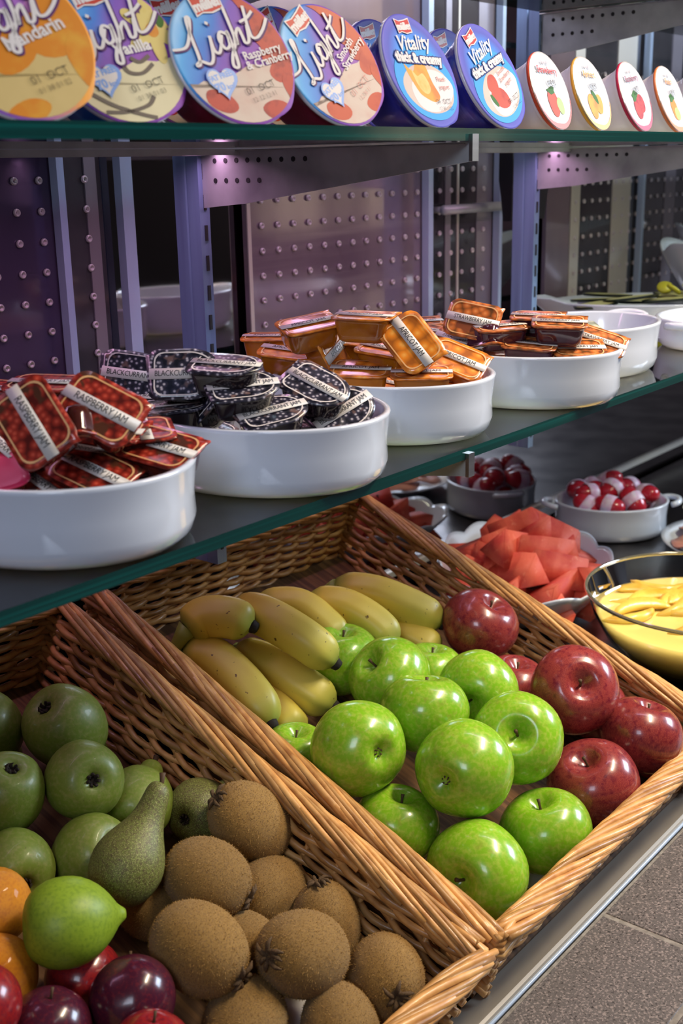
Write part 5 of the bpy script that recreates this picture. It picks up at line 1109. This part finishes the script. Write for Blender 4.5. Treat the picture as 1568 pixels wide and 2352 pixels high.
for i in range(11):
    u = (i - 5) / 5; w_ = sqrt(max(0.0, 1 - u * u)) * .9 + .1; rings.append([(0.030 * u, -0.012 * (1 - u * u) + y * w_, z * w_) for y, z in ((-.008, 0), (-.002, .007), (.008, .002), (.009, 0), (.008, -.002), (-.002, -.007))])
q.loft(rings); PE = q.mesh('peach_slice', pm)
for i in range(44):
    t = R_.uniform(0, 6.28); d = 0.100 * sqrt(R_.random()); o = link('peach_slice', PE, None, (gx + d * cos(t), gy + d * sin(t), WZ + R_.uniform(.056, .0625))); o.rotation_euler = (R_.uniform(-.35, .35), R_.uniform(-.15, .15), R_.uniform(-.7, .7) - .7 + (3.14 if i % 2 else 0)); o.scale = (1.15,) * 3
    tag(o, 'yellow peach slice floating in the glass bowl', 'peach', 'peach slices in the glass bowl')
# ham platter and pale plate at the right edge
q = MB(); q.lathe([(0.0005, 0.002), (0.075, 0.0), (0.082, 0.004), (0.112, 0.020), (0.122, 0.024), (0.123, 0.026), (0.112, 0.0235), (0.080, 0.008), (0.0005, 0.006)], 64)
o = q.build('round_plate', MT['ceramic'], None, True, (1.60, 0.555, WZ)); tag(o, 'round plate of ham slices at the right photo edge', 'plate')
ham = mat('ham', (0.55, 0.24, 0.19), 0.35, var=[(40, (0.65, 0.34, 0.27), 0.45, 0.65)], bump=(60, 0.3, 0.001))
def ham_mesh(sd):
    R2 = random.Random(sd); q = MB(); n = 28; rings = []
    for s in (.02, .4, .75, 1.0): rings.append([(0.062 * s * cos(t), 0.046 * s * sin(t), 0.005 * s * sin(3 * t + sd) + 0.004 * s * sin(5 * t) + .004 * (1 - s)) for t in [2 * pi * j / n for j in range(n)]])
    q.loft(rings + [[(p[0], p[1], p[2] - .0016) for p in rg] for rg in rings[::-1]], 0, True, True); return q.mesh('ham_slice', ham)
for i, (dx, dy, rz, lab) in enumerate(((-.055, .045, .4, 'folded ham slice nearest the watermelon dish'), (-.035, -.01, 1.4, 'ham slice at the near side of the round plate'), (.02, .05, 2.2, 'ham slice at the back of the round plate'), (.03, -.02, .1, 'ham slice in the middle of the round plate'), (-.005, .02, .9, 'ham slice lying on top of the others'))):
    o = link('ham_slice', ham_mesh(i), None, (1.60 + dx, 0.555 + dy, WZ + .022 + .006 * i)); o.rotation_euler = (.15 * (-1) ** i, .12, rz); tag(o, lab, 'ham', 'ham slices on the round plate')
q = MB(); q.lathe([(0.0005, 0.002), (0.06, 0.0), (0.068, 0.004), (0.098, 0.030), (0.100, 0.032), (0.096, 0.031), (0.064, 0.008), (0.0005, 0.006)], 56)
o = q.build('shallow_bowl', mat('pale_green_glaze', (0.60, 0.62, 0.50), 0.2, coat=0.5), None, True, (1.735, 0.660, WZ)); o.scale = (0.5, 0.5, 0.7); tag(o, 'pale shallow bowl at the right edge behind the ham', 'bowl')
